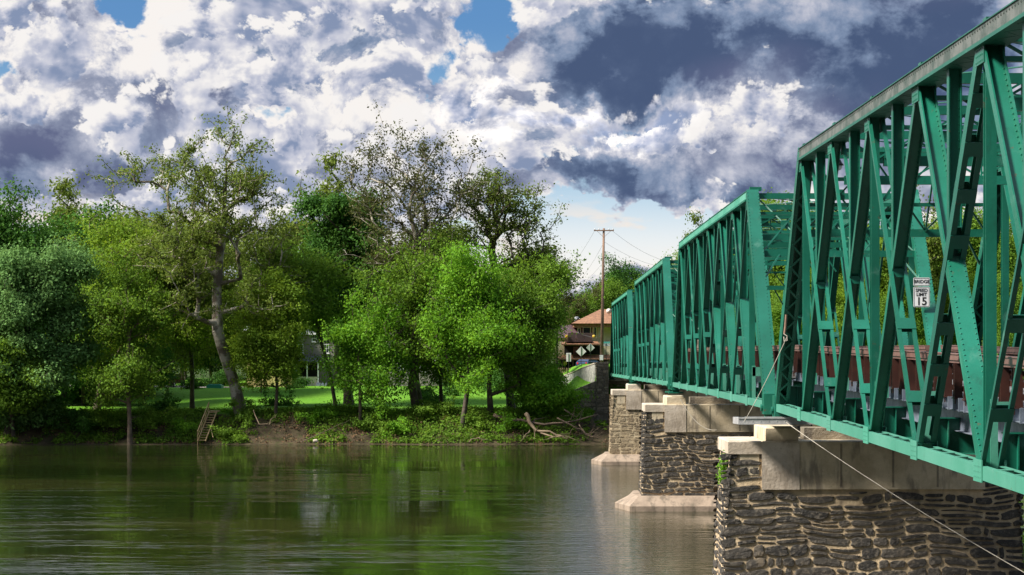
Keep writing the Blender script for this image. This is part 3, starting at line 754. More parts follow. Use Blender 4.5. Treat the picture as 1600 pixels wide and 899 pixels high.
# pale parapet wall of the approach road
rwall = empty('parapet_wall', (4.5, 222, 7), 'pale rough parapet wall sloping down from the stone corner pier', 'wall')
pts = [(6.6, 214.6), (5.6, 218), (4.4, 224), (3.0, 232), (1.6, 240)]; tops = [8.15, 7.75, 7.1, 6.45, 6.0]
mb = MB()
for i in range(4):
    (xa, ya), (xb, yb) = pts[i], pts[i + 1]
    mb.hexa([(xa, ya, 3), (xa + .4, ya, 3), (xb + .4, yb, 3), (xb, yb, 3), (xa, ya, tops[i]), (xa + .4, ya, tops[i]), (xb + .4, yb, tops[i + 1]), (xb, yb, tops[i + 1])])
mb.build('wall_body', streaked('rough_pale_render', (.50, .49, .44), (.30, .30, .27), (.18, .18, .16), bump=.08, sc=6), rwall)
mb = MB()
for i in range(4):
    (xa, ya), (xb, yb) = pts[i], pts[i + 1]
    mb.beam((xa + .2, ya, tops[i] + .06), (xb + .2, yb, tops[i + 1] + .06), .5, .10)
mb.build('coping', M['conclt'], rwall)
# ---------------------------------------------------------------- trees
M['lf_mid'] = leafmat('leaf_mid_green', (.08, .17, .012), (.17, .30, .025), .4)
M['lf_bright'] = leafmat('leaf_bright_green', (.09, .24, .010), (.19, .40, .025), .42)
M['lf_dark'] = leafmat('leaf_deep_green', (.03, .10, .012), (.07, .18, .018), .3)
M['lf_olive'] = leafmat('leaf_olive_green', (.085, .13, .018), (.16, .22, .03), .35)
M['lf_yellow'] = leafmat('leaf_yellow_green', (.10, .20, .012), (.20, .31, .02), .42)
M['lf_silver'] = leafmat('leaf_silver_green', (.085, .19, .045), (.18, .33, .095), .3)
M['lf_brownish'] = leafmat('leaf_bronze_green', (.06, .072, .018), (.10, .115, .026), .35)

def skeleton(trunk, blobs, npts, rng, step=.9, upbias=0.0, clump=14, csig=.85):
    """trunk: list of points; blobs: (cx,cy,cz,rx,ry,rz,weight). Grows one limb to every attractor point."""
    nodes = []; parent = []; plen = []
    for i in range(len(trunk) - 1):
        a, b = np.array(trunk[i], float), np.array(trunk[i + 1], float); n = max(1, int(np.linalg.norm(b - a) / step))
        for j in range(n):
            nodes.append(a + (b - a) * j / n); parent.append(len(nodes) - 2)
    nodes.append(np.array(trunk[-1], float)); parent.append(len(nodes) - 2); ntr = len(nodes)
    plen = [0.0] * ntr
    for i in range(1, ntr): plen[i] = plen[i - 1] + np.linalg.norm(nodes[i] - nodes[i - 1])
    w = np.array([b[6] for b in blobs]); w = w / w.sum(); pts = []
    for b, c in zip(blobs, rng.multinomial(npts, w)):
        K_ = max(3, int(c / clump)); d = rng.normal(size=(K_, 3)); d /= np.linalg.norm(d, axis=1)[:, None]; r = rng.random((K_, 1)) ** .36
        cc = np.array(b[:3]) + d * r * np.array(b[3:6]); pick = rng.randint(0, K_, c)
        pts.append(cc[pick] + rng.normal(size=(c, 3)) * np.array([1, 1, .7]) * csig * (.5 + rng.random((K_, 1)))[pick])
    pts = np.concatenate(pts); z0 = trunk[0][2]
    start = int(ntr * .32); base = nodes[start]
    pts = pts[np.argsort(np.linalg.norm(pts - base, axis=1))]
    N = np.zeros((40000, 3)); PL = np.zeros(40000); cnt = ntr; N[:cnt] = np.array(nodes); PL[:cnt] = plen; PL[:start] = 1e6
    tips = []
    for p in pts:
        dv = p - N[:cnt]; d = np.linalg.norm(dv, axis=1)
        cost = d + .22 * PL[:cnt] + np.maximum(0, -dv[:, 2]) * .8
        k = int(np.argmin(cost)); L = d[k]
        if L < .25: continue
        n = max(1, int(L / step)); q = N[k].copy(); prev = k; bend = rng.normal(size=3) * L * .07; bend[2] = abs(bend[2]) * .3 + L * upbias
        for j in range(1, n + 1):
            t = j / n; x = q + (p - q) * t + bend * 4 * t * (1 - t) + (rng.normal(size=3) * .07 * step if j < n else 0)
            N[cnt] = x; PL[cnt] = PL[prev] + L / n if prev >= start or True else 0; parent.append(prev); prev = cnt; cnt += 1
            if cnt >= 39990: break
        tips.append(prev)
        if cnt >= 39990: break
    PLt = PL[:cnt].copy()
    par = np.array(parent[:cnt]); load = np.zeros(cnt)
    for t in tips: load[t] += 1
    for i in range(cnt - 1, 0, -1):
        if par[i] >= 0: load[par[i]] += load[i]
    return N[:cnt], par, load, np.array(tips), ntr
def tubes_mesh(name, N, par, rad, mat, off, sides=5, minr=0.0):
    idx = np.where((par >= 0) & (rad >= minr))[0]
    a, b = N[par[idx]], N[idx]; d = b - a; L = np.linalg.norm(d, axis=1); ok = L > 1e-4; idx, a, b, d, L = idx[ok], a[ok], b[ok], d[ok], L[ok]
    d /= L[:, None]; ref = np.where(np.abs(d[:, 2:3]) > .9, np.array([[1., 0, 0]]), np.array([[0, 0, 1.]]))
    u = np.cross(d, ref); u /= np.linalg.norm(u, axis=1)[:, None]; w = np.cross(d, u)
    ra, rb = rad[par[idx]], rad[idx]; ra = np.minimum(ra, rb * 1.6 + .01)
    ang = np.arange(sides) * 2 * np.pi / sides; cs, sn = np.cos(ang), np.sin(ang)
    ring = u[:, None, :] * cs[None, :, None] + w[:, None, :] * sn[None, :, None]
    va = a[:, None, :] + ring * ra[:, None, None]; vb = b[:, None, :] + d[:, None, :] * (rb * .3)[:, None, None] + ring * rb[:, None, None]
    n = len(idx); v = np.concatenate([va, vb], 1).reshape(-1, 3) - np.array(off)
    k = np.arange(sides); k2 = (k + 1) % sides; q = np.stack([k, k2, k2 + sides, k + sides], -1)[None] + (np.arange(n) * 2 * sides)[:, None, None]
    me = fast_mesh(name, v, q.ravel(), np.arange(n * sides) * 4, np.full(n * sides, 4)); me.materials.append(mat)
    me.polygons.foreach_set('use_smooth', np.ones(n * sides, bool)); return me
def leaves_mesh(name, centers, per, spread, size, mat, off, rng, flat=.6, drop=0.0, keep=None):
    per = int(per * 1.35); size = size * .86; n = len(centers) * per
    c = np.repeat(centers, per, 0); g = rng.normal(size=(n, 3)) * np.array([spread, spread, spread * flat]); g[:, 2] -= drop * rng.random(n) * spread
    p = c + g
    og = g / (np.linalg.norm(g, axis=1)[:, None] + 1e-6); nr = rng.normal(size=(n, 3)) * .55 + og * 1.0 + np.array([0, 0, .55]); nr /= np.linalg.norm(nr, axis=1)[:, None]
    a = rng.normal(size=(n, 3)); u = a - nr * (a * nr).sum(1)[:, None]; u /= np.linalg.norm(u, axis=1)[:, None]; w = np.cross(nr, u)
    s = size * (.55 + .9 * rng.random(n))[:, None]
    v = np.stack([p - u * s * .5, p + w * s * .3, p + u * s * .5 - nr * s * .12, p - w * s * .3], 1).reshape(-1, 3) - np.array(off)
    me = fast_mesh(name, v, np.arange(n * 4), np.arange(n) * 4, np.full(n, 4)); me.materials.append(mat); return me
def link(name, me, parent):
    o = bpy.data.objects.new(name, me); C.collection.objects.link(o); o.parent = parent; return o
def ragged(blobs, rng, k=3):
    o = list(blobs)
    for b in blobs:
        for _ in range(k):
            d = rng.normal(size=3); d /= np.linalg.norm(d); d[2] = d[2] if d[2] > 0 else d[2] * .4; f = rng.uniform(.9, 1.12); s_ = rng.uniform(.30, .5)
            o.append((b[0] + d[0] * b[3] * f, b[1] + d[1] * b[4] * f, b[2] + d[2] * b[5] * f, b[3] * s_, b[4] * s_, b[5] * s_, b[6] * .16))
    return o
def tree(name, label, trunk, blobs, leaf, bark, npts=300, per=40, spread=.75, size=.30, rbase=.4, seed=1, group=None, cat='tree', extra=None, flat=.6, up=0.0, rexp=.42, drop=0., trunkpart='trunk', fill=0, clump=14, csig=.85):
    """trunk in world points; blobs in world (c, r) ; parts trunk and crown"""
    rng = np.random.RandomState(seed); base = trunk[0]; blobs = ragged(blobs, rng)
    root = empty(name, base, label, cat, group)
    N, par, load, tips, ntr = skeleton(trunk, blobs, npts, rng, upbias=up, clump=clump, csig=csig)
    tot = max(load[0], 1); rad = np.maximum(rbase * (load / tot) ** rexp, .018)
    rad[:3] *= np.array([1.45, 1.2, 1.06])[:len(rad[:3])]
    link(trunkpart, tubes_mesh(trunkpart, N, par, rad, M[bark], base), root)
    cen = [N[tips]]
    # leaves also along the last stretch of every twig
    pp = par[tips]; cen.append(N[pp[pp > 0]] * .5 + N[tips[pp > 0]] * .5)
    pp2 = par[pp]; ok = (pp2 > 0) & (load[np.maximum(pp2, 0)] < 6); cen.append(N[pp2[ok]])
    cen = np.concatenate(cen)
    if fill:
        w = np.array([b[6] for b in blobs]); w = w / w.sum()
        for b, c_ in zip(blobs, rng.multinomial(fill, w)):
            d = rng.normal(size=(c_, 3)); d /= np.linalg.norm(d, axis=1)[:, None]; cen = np.concatenate([cen, np.array(b[:3]) + d * (rng.random((c_, 1)) ** .6) * np.array(b[3:6]) * .75])
    link('crown', leaves_mesh('crown', cen, per, spread, size, M[leaf], base, rng, flat, drop), root)
    return root
def tw(pts, Z):                       # trunk drawn from photo directions at distance Z; its foot is put on the ground
    r = []
    for i, p in enumerate(pts):
        dz_ = p[2] if len(p) > 2 else 0; r.append(P(p[0], p[1], Z + dz_))
    g_ = float(gz(r[0].x, r[0].y)); r[0].z = g_ - .3
    return [tuple(x) for x in r]
def bw(bl, Z, deep=.9):
    r = []
    for b in bl:
        x, y, rx, ry = b[:4]; dz_ = b[4] if len(b) > 4 else 0; c = P(x, y, Z + dz_); s = Z / F
        r.append((c.x, c.y, c.z, rx * s, max(rx, ry) * s * deep, ry * s, rx * ry * max(rx, ry) ** .4))
    return r

tree('sycamore_tree', 'tall open sycamore with leaning mottled trunk right of the wooden steps', tw([(377, 648), (366, 600, .3), (352, 560), (340, 520, -.5), (338, 460, 0), (343, 400, .5), (350, 330, .5), (354, 270)], 207),
     bw([(360, 225, 34, 38), (345, 280, 55, 40), (245, 265, 42, 36, 3), (185, 278, 28, 26, 2), (290, 275, 45, 40), (300, 340, 80, 35, -2), (405, 290, 40, 45, 2), (430, 330, 30, 45), (350, 380, 110, 40), (250, 380, 55, 45, -3), (290, 450, 50, 45, -4),
         (430, 400, 35, 40, 2), (250, 490, 30, 22, -3), (400, 470, 40, 40, -3)], 207), 'lf_olive', 'barklt', npts=900, per=13, spread=.42, size=.31, rbase=.62, seed=3, rexp=.46, clump=9, csig=1.1)
tree('sycamore_tree', 'tallest open tree with bronze upright twigs left of the spreading tree', tw([(655, 650), (648, 590), (645, 520), (640, 450), (648, 400), (650, 370)], 214),
     bw([(590, 242, 28, 36), (618, 232, 14, 34), (665, 228, 16, 34), (700, 244, 22, 34), (560, 270, 24, 32), (640, 270, 30, 40), (640, 320, 80, 45), (575, 320, 34, 36), (710, 300, 34, 40), (650, 390, 80, 50), (725, 255, 12, 25)], 214),
     'lf_brownish', 'barklt', npts=820, per=7, spread=.34, size=.30, rbase=.5, seed=8, flat=1.2, up=.10, rexp=.5, clump=6, csig=1.1)
tree('spreading_tree', 'dark spreading tree with bare fan of limbs, just left of the clear sky gap', tw([(800, 640), (788, 540), (775, 440), (768, 390)], 217),
     bw([(760, 285, 42, 28), (805, 300, 36, 28), (830, 330, 16, 26), (730, 305, 22, 30), (790, 350, 50, 26), (760, 330, 45, 35), (820, 375, 28, 24), (745, 370, 25, 25)], 217), 'lf_olive', 'barkdk', npts=520, per=8, spread=.42, size=.30, rbase=.45, seed=12, rexp=.47, up=.04, clump=8, csig=1.0)
tree('maple_tree', 'dense dark green round tree behind the small riverside trees', tw([(545, 640), (540, 560), (535, 470), (530, 400)], 224),
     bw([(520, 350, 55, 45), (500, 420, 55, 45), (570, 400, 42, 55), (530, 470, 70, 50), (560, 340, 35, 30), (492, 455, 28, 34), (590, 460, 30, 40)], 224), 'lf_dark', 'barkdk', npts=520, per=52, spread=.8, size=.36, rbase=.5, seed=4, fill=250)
tree('maple_tree', 'bright green maple leaning over the bank, trunk furthest down the slope', tw([(722, 676), (730, 610), (735, 550), (742, 490), (740, 450)], 204.2),
     bw([(740, 420, 42, 34), (715, 455, 34, 40), (775, 465, 36, 42), (740, 500, 55, 45), (700, 520, 30, 35), (790, 510, 28, 32), (730, 560, 42, 30)], 204), 'lf_bright', 'barkdk', npts=480, per=24, spread=.56, size=.30, rbase=.26, seed=5, clump=10, csig=1.0, drop=1.6)
tree('young_tree', 'bright small tree with twin thin trunks left of the thick ivy trunk', tw([(563, 662), (562, 600), (560, 560), (562, 500)], 206),
     bw([(555, 500, 40, 30), (535, 545, 35, 35), (590, 550, 36, 40), (575, 480, 30, 25), (600, 600, 30, 30), (540, 590, 26, 28), (610, 560, 24, 30)], 206), 'lf_bright', 'bark', npts=340, per=22, spread=.52, size=.29, rbase=.17, seed=6, clump=9, csig=.95, drop=1.6)
tree('young_tree', 'slender dark-stemmed young tree right of the leaning sycamore trunk', tw([(430, 650), (433, 605), (430, 570), (432, 520)], 206),
     bw([(425, 515, 40, 38), (440, 560, 26, 30), (402, 570, 24, 26), (440, 475, 44, 40), (398, 535, 28, 32)], 206), 'lf_yellow', 'barkdk', npts=380, per=28, spread=.55, size=.29, rbase=.16, seed=7)
tree('ivy_clad_tree', 'thick dark ivy-clad trunk in the lawn with a yellow-green crown', tw([(652, 655), (643, 600), (648, 560), (650, 500), (648, 460)], 208),
     bw([(650, 440, 55, 36), (615, 480, 40, 40), (685, 490, 36, 40), (640, 410, 40, 30), (640, 530, 50, 34), (600, 440, 36, 30)], 208), 'lf_mid', 'barkdk', npts=440, per=19, spread=.56, size=.30, rbase=.40, seed=9, clump=9, csig=1.0, drop=1.6)
tree('maple_tree', 'round leafy tree above the driftwood, nearest to the stone abutment', tw([(767, 648), (764, 600), (768, 560), (790, 520)], 206.5),
     bw([(795, 480, 42, 36), (832, 492, 30, 34), (822, 450, 38, 32), (790, 540, 50, 34), (834, 550, 24, 28), (850, 425, 30, 24), (828, 572, 26, 18), (852, 468, 18, 28)], 208), 'lf_mid', 'barkdk', npts=560, per=24, spread=.58, size=.30, rbase=.28, seed=10, clump=10, csig=1.0, drop=1.6)
tree('riverside_tree', 'small tree standing at the waterline, left of the wooden steps', tw([(203, 692), (202, 650), (200, 610), (200, 560), (202, 520)], 201.8),
     bw([(200, 560, 48, 40), (220, 500, 42, 45), (185, 480, 38, 40), (180, 595, 30, 24), (235, 585, 24, 24), (205, 440, 36, 34)], 202.5), 'lf_mid', 'bark', npts=420, per=21, spread=.56, size=.30, rbase=.24, seed=13, clump=9, csig=1.0, drop=1.4)
tree('willow_tree', 'large silver-green tree filling the left edge above the water', tw([(12, 688), (24, 620), (35, 560), (48, 500), (50, 450)], 202.5),
     bw([(30, 420, 60, 36), (95, 415, 45, 32), (50, 480, 80, 50), (-20, 450, 50, 60), (110, 480, 34, 50), (20, 560, 70, 45), (90, 570, 46, 50), (-10, 620, 40, 40), (60, 625, 45, 36)], 203.5), 'lf_silver', 'barkdk', npts=760, per=46, spread=.75, size=.34, rbase=.45, seed=14, fill=260)
tree('willow_tree', 'green leafy low tree at the far left bank, under the silver-green tree', tw([(22, 688), (18, 650), (15, 620)], 201.8),
     bw([(10, 560, 34, 50), (25, 610, 38, 34), (-20, 600, 40, 50), (50, 600, 24, 34)], 201.5), 'lf_mid', 'barkdk', npts=260, per=40, spread=.6, size=.32, rbase=.2, seed=15)
tree('leafy_tree', 'broad yellow-green tree between the silver-green tree and leaning sycamore', tw([(150, 640), (165, 560), (185, 480), (200, 420)], 214),
     bw([(200, 400, 60, 40), (160, 440, 40, 45), (250, 440, 40, 40), (170, 510, 40, 50), (270, 500, 40, 50), (215, 360, 45, 26), (140, 540, 30, 50)], 214), 'lf_yellow', 'bark', npts=560, per=20, spread=.6, size=.31, rbase=.35, seed=16, clump=9, csig=1.1)
tree('green_bush', 'big bright green bush beside the stone wing wall above the driftwood', tw([(862, 655), (862, 640), (860, 625)], 207.5),
     bw([(850, 620, 34, 26), (828, 605, 24, 22), (870, 634, 18, 15), (842, 645, 28, 13), (858, 598, 18, 14)], 207.5), 'lf_bright', 'barkdk', npts=260, per=46, spread=.5, size=.28, rbase=.12, seed=17, cat='bush', fill=120)


tree('leafy_tree', 'mid green tree filling the space right of the leaning sycamore, above the slender tree', tw([(526, 640), (515, 580), (498, 520), (484, 470)], 213),
     bw([(475, 440, 34, 36), (450, 410, 34, 30), (490, 490, 26, 30), (465, 480, 30, 26), (500, 420, 26, 26)], 213), 'lf_mid', 'barkdk', npts=340, per=24, spread=.6, size=.30, rbase=.2, seed=61, clump=8, csig=1.0, drop=1.6)
tree('leafy_tree', 'olive tree behind the trunk of the leaning sycamore, left of its fork', tw([(300, 640), (300, 580), (296, 520), (290, 470)], 218),
     bw([(290, 420, 44, 40), (320, 470, 36, 34), (262, 470, 34, 34), (300, 530, 34, 26), (340, 420, 34, 34)], 218), 'lf_olive', 'barkdk', npts=420, per=22, spread=.62, size=.30, rbase=.25, seed=62, clump=8, csig=1.0, drop=1.6)
tree('leafy_tree', 'mid green tree between the ivy-clad trunk and the bright leaning maple', tw([(690, 640), (688, 590), (690, 530), (694, 480)], 214),
     bw([(690, 400, 40, 30), (670, 440, 34, 30), (705, 520, 30, 34), (660, 540, 26, 30), (680, 570, 28, 20)], 214), 'lf_mid', 'barkdk', npts=360, per=24, spread=.6, size=.30, rbase=.2, seed=63, clump=8, csig=1.0, drop=1.6)
tree('leafy_tree', 'yellow-green tree top between the spreading tree and the clear sky gap', tw([(848, 640), (846, 560), (842, 480), (842, 440)], 222),
     bw([(840, 405, 30, 24), (862, 430, 24, 24), (815, 415, 30, 26), (835, 450, 34, 26)], 222), 'lf_olive', 'barkdk', npts=300, per=22, spread=.55, size=.30, rbase=.2, seed=64, clump=8, csig=1.0)

# distant trees: a few kinds grown once, each standing tree a copy with its own size and turn
def proto(name, leaf, bark, kind, seed):
    H = 20.0
    if kind == 'round': bl = [(0, 0, 13, 5.5, 5.5, 5, 5), (2.5, 1, 9, 4.5, 4.5, 4, 3), (-3, -1, 9.5, 4.5, 4.5, 4, 3), (1, -2, 16, 3.5, 3.5, 3.4, 2), (-2, 2, 6, 4, 4, 3, 2), (2.5, -2, 5.5, 3.5, 3.5, 3, 1.5)]; npt, per, sp, fill = 420, 34, .95, 260
    elif kind == 'sparse': bl = [(0, 0, 14, 4.5, 4.5, 5.5, 5), (2.8, 0, 11, 3, 3, 4, 2), (-2.8, 1, 11.5, 3, 3, 4, 2), (0, 0, 8, 3.5, 3.5, 3, 1)]; npt, per, sp, fill = 300, 16, .6, 0
    else: bl = [(0, 0, 14, 3.6, 3.6, 5.5, 4), (1, 0, 8, 4.2, 4.2, 4.5, 4), (-1, -1, 5, 4, 4, 3, 3)]; npt, per, sp, fill = 360, 34, .85, 200
    rng = np.random.RandomState(seed); bl = ragged(bl, rng); tr = [(0, 0, -.5), (.1, 0, 3), (0, .1, 7), (0, 0, 12), (0, 0, 15)]
    N, par, load, tips, ntr = skeleton(tr, bl, npt, rng, step=1.1); rad = np.maximum(.36 * (load / load[0]) ** .45, .03)
    cen = np.concatenate([N[tips], N[par[tips]]])
    if fill:
        for b in bl: 
            d = rng.normal(size=(int(fill * b[6] / 15), 3)); d /= np.linalg.norm(d, axis=1)[:, None]; cen = np.concatenate([cen, np.array(b[:3]) + d * (rng.random((len(d), 1)) ** .35) * np.array(b[3:6])])
    return (tubes_mesh('trunk', N, par, rad, M[bark], (0, 0, 0), minr=.0), leaves_mesh('crown', cen, per, sp, .42, M[leaf], (0, 0, 0), rng))
PR = {'dark': proto('d', 'lf_dark', 'barkdk', 'round', 21), 'mid': proto('m', 'lf_mid', 'bark', 'round', 22), 'yel': proto('y', 'lf_yellow', 'bark', 'round', 23),
      'oliv': proto('o', 'lf_olive', 'barkdk', 'tall', 24), 'spar': proto('s', 'lf_olive', 'barkdk', 'sparse', 25), 'bronze': proto('b', 'lf_brownish', 'barkdk', 'sparse', 26), 'bri': proto('r', 'lf_bright', 'bark', 'tall', 27)}
_names = {'dark': 'dense_tree', 'mid': 'leafy_tree', 'yel': 'spring_tree', 'oliv': 'olive_tree', 'spar': 'open_tree', 'bronze': 'budding_tree', 'bri': 'bright_tree'}
_names['oliv'] = 'tall_tree'
def far_tree(kind, x, ytop, Z, wide, label, i, group='trees standing behind the riverside trees'):
    tr, cr = PR[kind]; X = (x - XV) * Z / F; zb = float(gz(X, Z)); zt = CZ + (HY - ytop) * Z / F; s = max(.15, (zt - zb) / 20.0)
    root = empty(_names[kind], (X, Z, zb), label, 'tree', group); root.scale = (s * wide, s * wide, s); root.rotation_euler = (0, 0, (i * 2.4) % 6.28)
    link('trunk', tr, root); link('crown', cr, root)
FT = [  # kind, x, top y, distance, width, label
 ('dark', 2, 312, 232, .9, 'dark green tree top cut by the left edge above the silver-green tree'),
 ('spar', 70, 305, 252, 1.0, 'open brownish tree top on the skyline, leftmost of the thin ones'),
 ('spar', 118, 314, 262, .8, 'smaller open tree crown right beside the leftmost thin skyline tree'),
 ('dark', 100, 335, 236, 1.05, 'deep green rounded crown directly above the silver-green tree'),
 ('oliv', 170, 318, 246, 1.0, 'olive crown under the left tip of the leaning sycamore'),
 ('oliv', 228, 322, 238, 1.0, 'olive crown behind the left limbs of the leaning sycamore'),
 ('mid', 285, 345, 287, .9, 'mid green crown behind the trunk fork of the leaning sycamore'),
 ('yel', 330, 400, 272, .8, 'yellow-green crown behind the mottled sycamore trunk'),
 ('oliv', 410, 345, 282, .8, 'olive crown between the leaning sycamore and the dense dark tree'),
 ('spar', 490, 266, 292, .85, 'thin grey-green tree top rising over the dense dark tree'),
 ('yel', 408, 478, 246, .55, 'small yellow-green tree before the left end of the yellow house'),
 ('mid', 447, 488, 250, .5, 'small mid green tree before the right end of the yellow house'),
 ('yel', 455, 395, 288, .8, 'yellow-green crown above the yellow house'),
 ('mid', 610, 385, 274, .9, 'mid green crown right of the dense dark tree'),
 ('oliv', 690, 335, 284, .8, 'olive crown behind the tallest open tree'),
 ('mid', 735, 385, 291, .85, 'mid green crown between the tallest tree and the spreading tree'),
 ('oliv', 825, 385, 283, .8, 'olive crown under the right side of the spreading tree'),
 ('mid', 834, 402, 244, .5, 'narrow mid green crown beside the clear sky gap'),
 ('bronze', 893, 424, 340, .7, 'small bare bronze tree top left of the utility pole'),
 ('bronze', 915, 436, 330, .8, 'low bronze-green crown behind the hipped roof'),
 ('dark', 975, 408, 335, .75, 'dark green crown right of the utility pole'),
 ('mid', 948, 436, 330, .8, 'mid green crown directly behind the utility pole'),
 ('mid', 1012, 428, 330, .8, 'mid green crown over the top chord of the farthest span'),
 ('spar', 1100, 350, 262, .8, 'open dark tree top over the third span'),
 ('mid', 1068, 372, 270, .8, 'leafy crown over the left end of the second span'),
 ('oliv', 1150, 345, 275, .9, 'olive crown behind the top chord of the second span'),
 ('mid', 1215, 308, 262, .9, 'leafy crown seen through the portal of the second span'),
 ('yel', 1290, 318, 270, 1.0, 'yellow-green crown behind the far end of the nearest span'),
 ('spar', 1430, 300, 250, .8, 'open tree top showing between the members beside the speed sign'),
 ('yel', 1375, 350, 262, 1.0, 'yellow-green crown left of the speed sign'),
 ('yel', 1460, 345, 268, 1.1, 'yellow-green crown behind the speed sign'),
 ('mid', 1530, 322, 262, 1.0, 'mid green crown near the right edge behind the bridge'),
 ('yel', 1600, 318, 270, 1.1, 'yellow-green crown cut by the right edge behind the bridge'),
 ('yel', 1330, 430, 248, .9, 'low yellow-green tree behind the railing of the nearest span'),
 ('mid', 1410, 425, 246, .9, 'low mid green tree under the speed sign'),
 ('yel', 1500, 420, 250, .9, 'low yellow-green tree right of the speed sign behind the railing'),
 ('mid', 1580, 425, 246, .9, 'low mid green tree at the right edge behind the railing'),
 ('mid', 1240, 420, 250, .9, 'low mid green tree between the two nearest spans'),
 ('yel', 1160, 420, 256, .8, 'low yellow-green tree behind the second span'),
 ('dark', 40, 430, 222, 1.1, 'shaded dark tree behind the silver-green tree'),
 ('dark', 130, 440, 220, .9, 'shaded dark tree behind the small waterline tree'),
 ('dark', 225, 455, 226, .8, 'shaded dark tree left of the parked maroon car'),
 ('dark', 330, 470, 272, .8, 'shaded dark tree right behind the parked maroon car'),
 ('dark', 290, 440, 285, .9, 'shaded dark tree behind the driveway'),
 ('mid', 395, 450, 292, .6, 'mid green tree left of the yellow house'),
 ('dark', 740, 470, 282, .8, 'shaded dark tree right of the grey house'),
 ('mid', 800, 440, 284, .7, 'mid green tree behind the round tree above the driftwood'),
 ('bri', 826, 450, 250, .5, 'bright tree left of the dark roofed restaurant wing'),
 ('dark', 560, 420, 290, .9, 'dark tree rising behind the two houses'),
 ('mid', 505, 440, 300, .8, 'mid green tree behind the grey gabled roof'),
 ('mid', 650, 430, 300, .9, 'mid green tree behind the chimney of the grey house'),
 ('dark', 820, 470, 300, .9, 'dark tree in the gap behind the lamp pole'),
]
for i, (kind, x, yt, Z, wd, lab) in enumerate(FT): far_tree(kind, x, yt, Z, wd, lab, i)
# hillside trees
HT = [(1000, 440, 380), (1050, 430, 395), (1110, 405, 385), (1170, 395, 380), (1250, 390, 370), (1320, 375, 365), (1390, 380, 372), (1450, 370, 360), (1520, 372, 365), (1600, 365, 360), (930, 455, 420), (870, 462, 430), (790, 455, 400), (700, 450, 400), (600, 450, 410), (500, 450, 400), (400, 450, 410), (300, 445, 400), (200, 445, 410), (100, 440, 400), (10, 440, 410)]
for i, (x, yt, Z) in enumerate(HT):
    where = ['right of the utility pole', 'behind the third span', 'behind the second span', 'behind the second span portal', 'between the nearest two spans', 'behind the nearest span end', 'left of the speed sign', 'above the speed sign', 'right of the speed sign', 'cut by the right edge',
             'behind the restaurant roof', 'left of the restaurant', 'behind the spreading tree', 'behind the bright maple', 'behind the ivy-clad trunk', 'behind the dense dark tree', 'behind the yellow house', 'behind the leaning sycamore', 'behind the waterline tree', 'behind the silver-green tree', 'at the left edge of the picture'][i]
    far_tree(['yel', 'mid', 'oliv'][i % 3], x, yt, Z, 1.5, 'hillside tree far off, ' + where, i, 'trees on the far hillside')

# ---------------------------------------------------------------- bank vegetation
rng = np.random.RandomState(77)
def scatter(n, x0, x1, t0, t1, seed, thr, sc=3.0):
    r = np.random.RandomState(seed); X = r.uniform(x0, x1, n); t = r.uniform(t0, t1, n); Y = shore(X) + t
    k = vnoise(X, Y, sc, seed) * .6 + vnoise(X, Y, sc * .3, seed + 1) * .4 > thr
    X, Y = X[k], Y[k]; return np.stack([X, Y, gz(X, Y)], -1)
c = scatter(7500, -62, 7.5, .5, 7.0, 31, .42); c[:, 2] += .18
me = leaves_mesh('bank_ground_cover', c, 9, .22, .26, M['lf_mid'], (0, 0, 0), rng, .9); o = bpy.data.objects.new('bank_ground_cover', me); C.collection.objects.link(o); tag(o, kind='stuff')
c = scatter(1600, -62, 7.5, .3, 5.0, 41, .5, 2.0); c[:, 2] += .06
M['deadleaf'] = leafmat('dead_leaf_litter', (.12, .07, .035), (.22, .13, .07), .1)
me = leaves_mesh('leaf_litter', c, 7, .25, .22, M['deadleaf'], (0, 0, 0), rng, .3); o = bpy.data.objects.new('leaf_litter', me); C.collection.objects.link(o); tag(o, kind='stuff')
c = scatter(9000, -62, 7, 5.6, 8.2, 51, .25); c[:, 2] += .05
me = leaves_mesh('long_grass', c, 4, .12, .22, M['lf_bright'], (0, 0, 0), rng, 1.5); o = bpy.data.objects.new('long_grass', me); C.collection.objects.link(o); tag(o, kind='stuff')
def shrub(x, y, Z, rx, ry, leaf, label, seed, name='shrub', per=34, size=.24):
    b = P(x, y, Z); s = Z / F; g_ = float(gz(b.x, b.y)); w, h = rx * s, ry * s * (.62 if y > 630 else 1.0)
    tree(name, label, [(b.x, b.y, g_ - .15), (b.x, b.y, g_ + h * .5), (b.x, b.y, g_ + h)], [(b.x, b.y, g_ + h * .95, w, w * .8, h, 1.)], leaf, 'barkdk', npts=max(24, int(rx * ry * .10)), per=per, spread=.30, size=size, rbase=.05, seed=seed, cat='shrub', group='shrubs along the bank and lawn', trunkpart='stems', fill=int(rx * ry * .06))
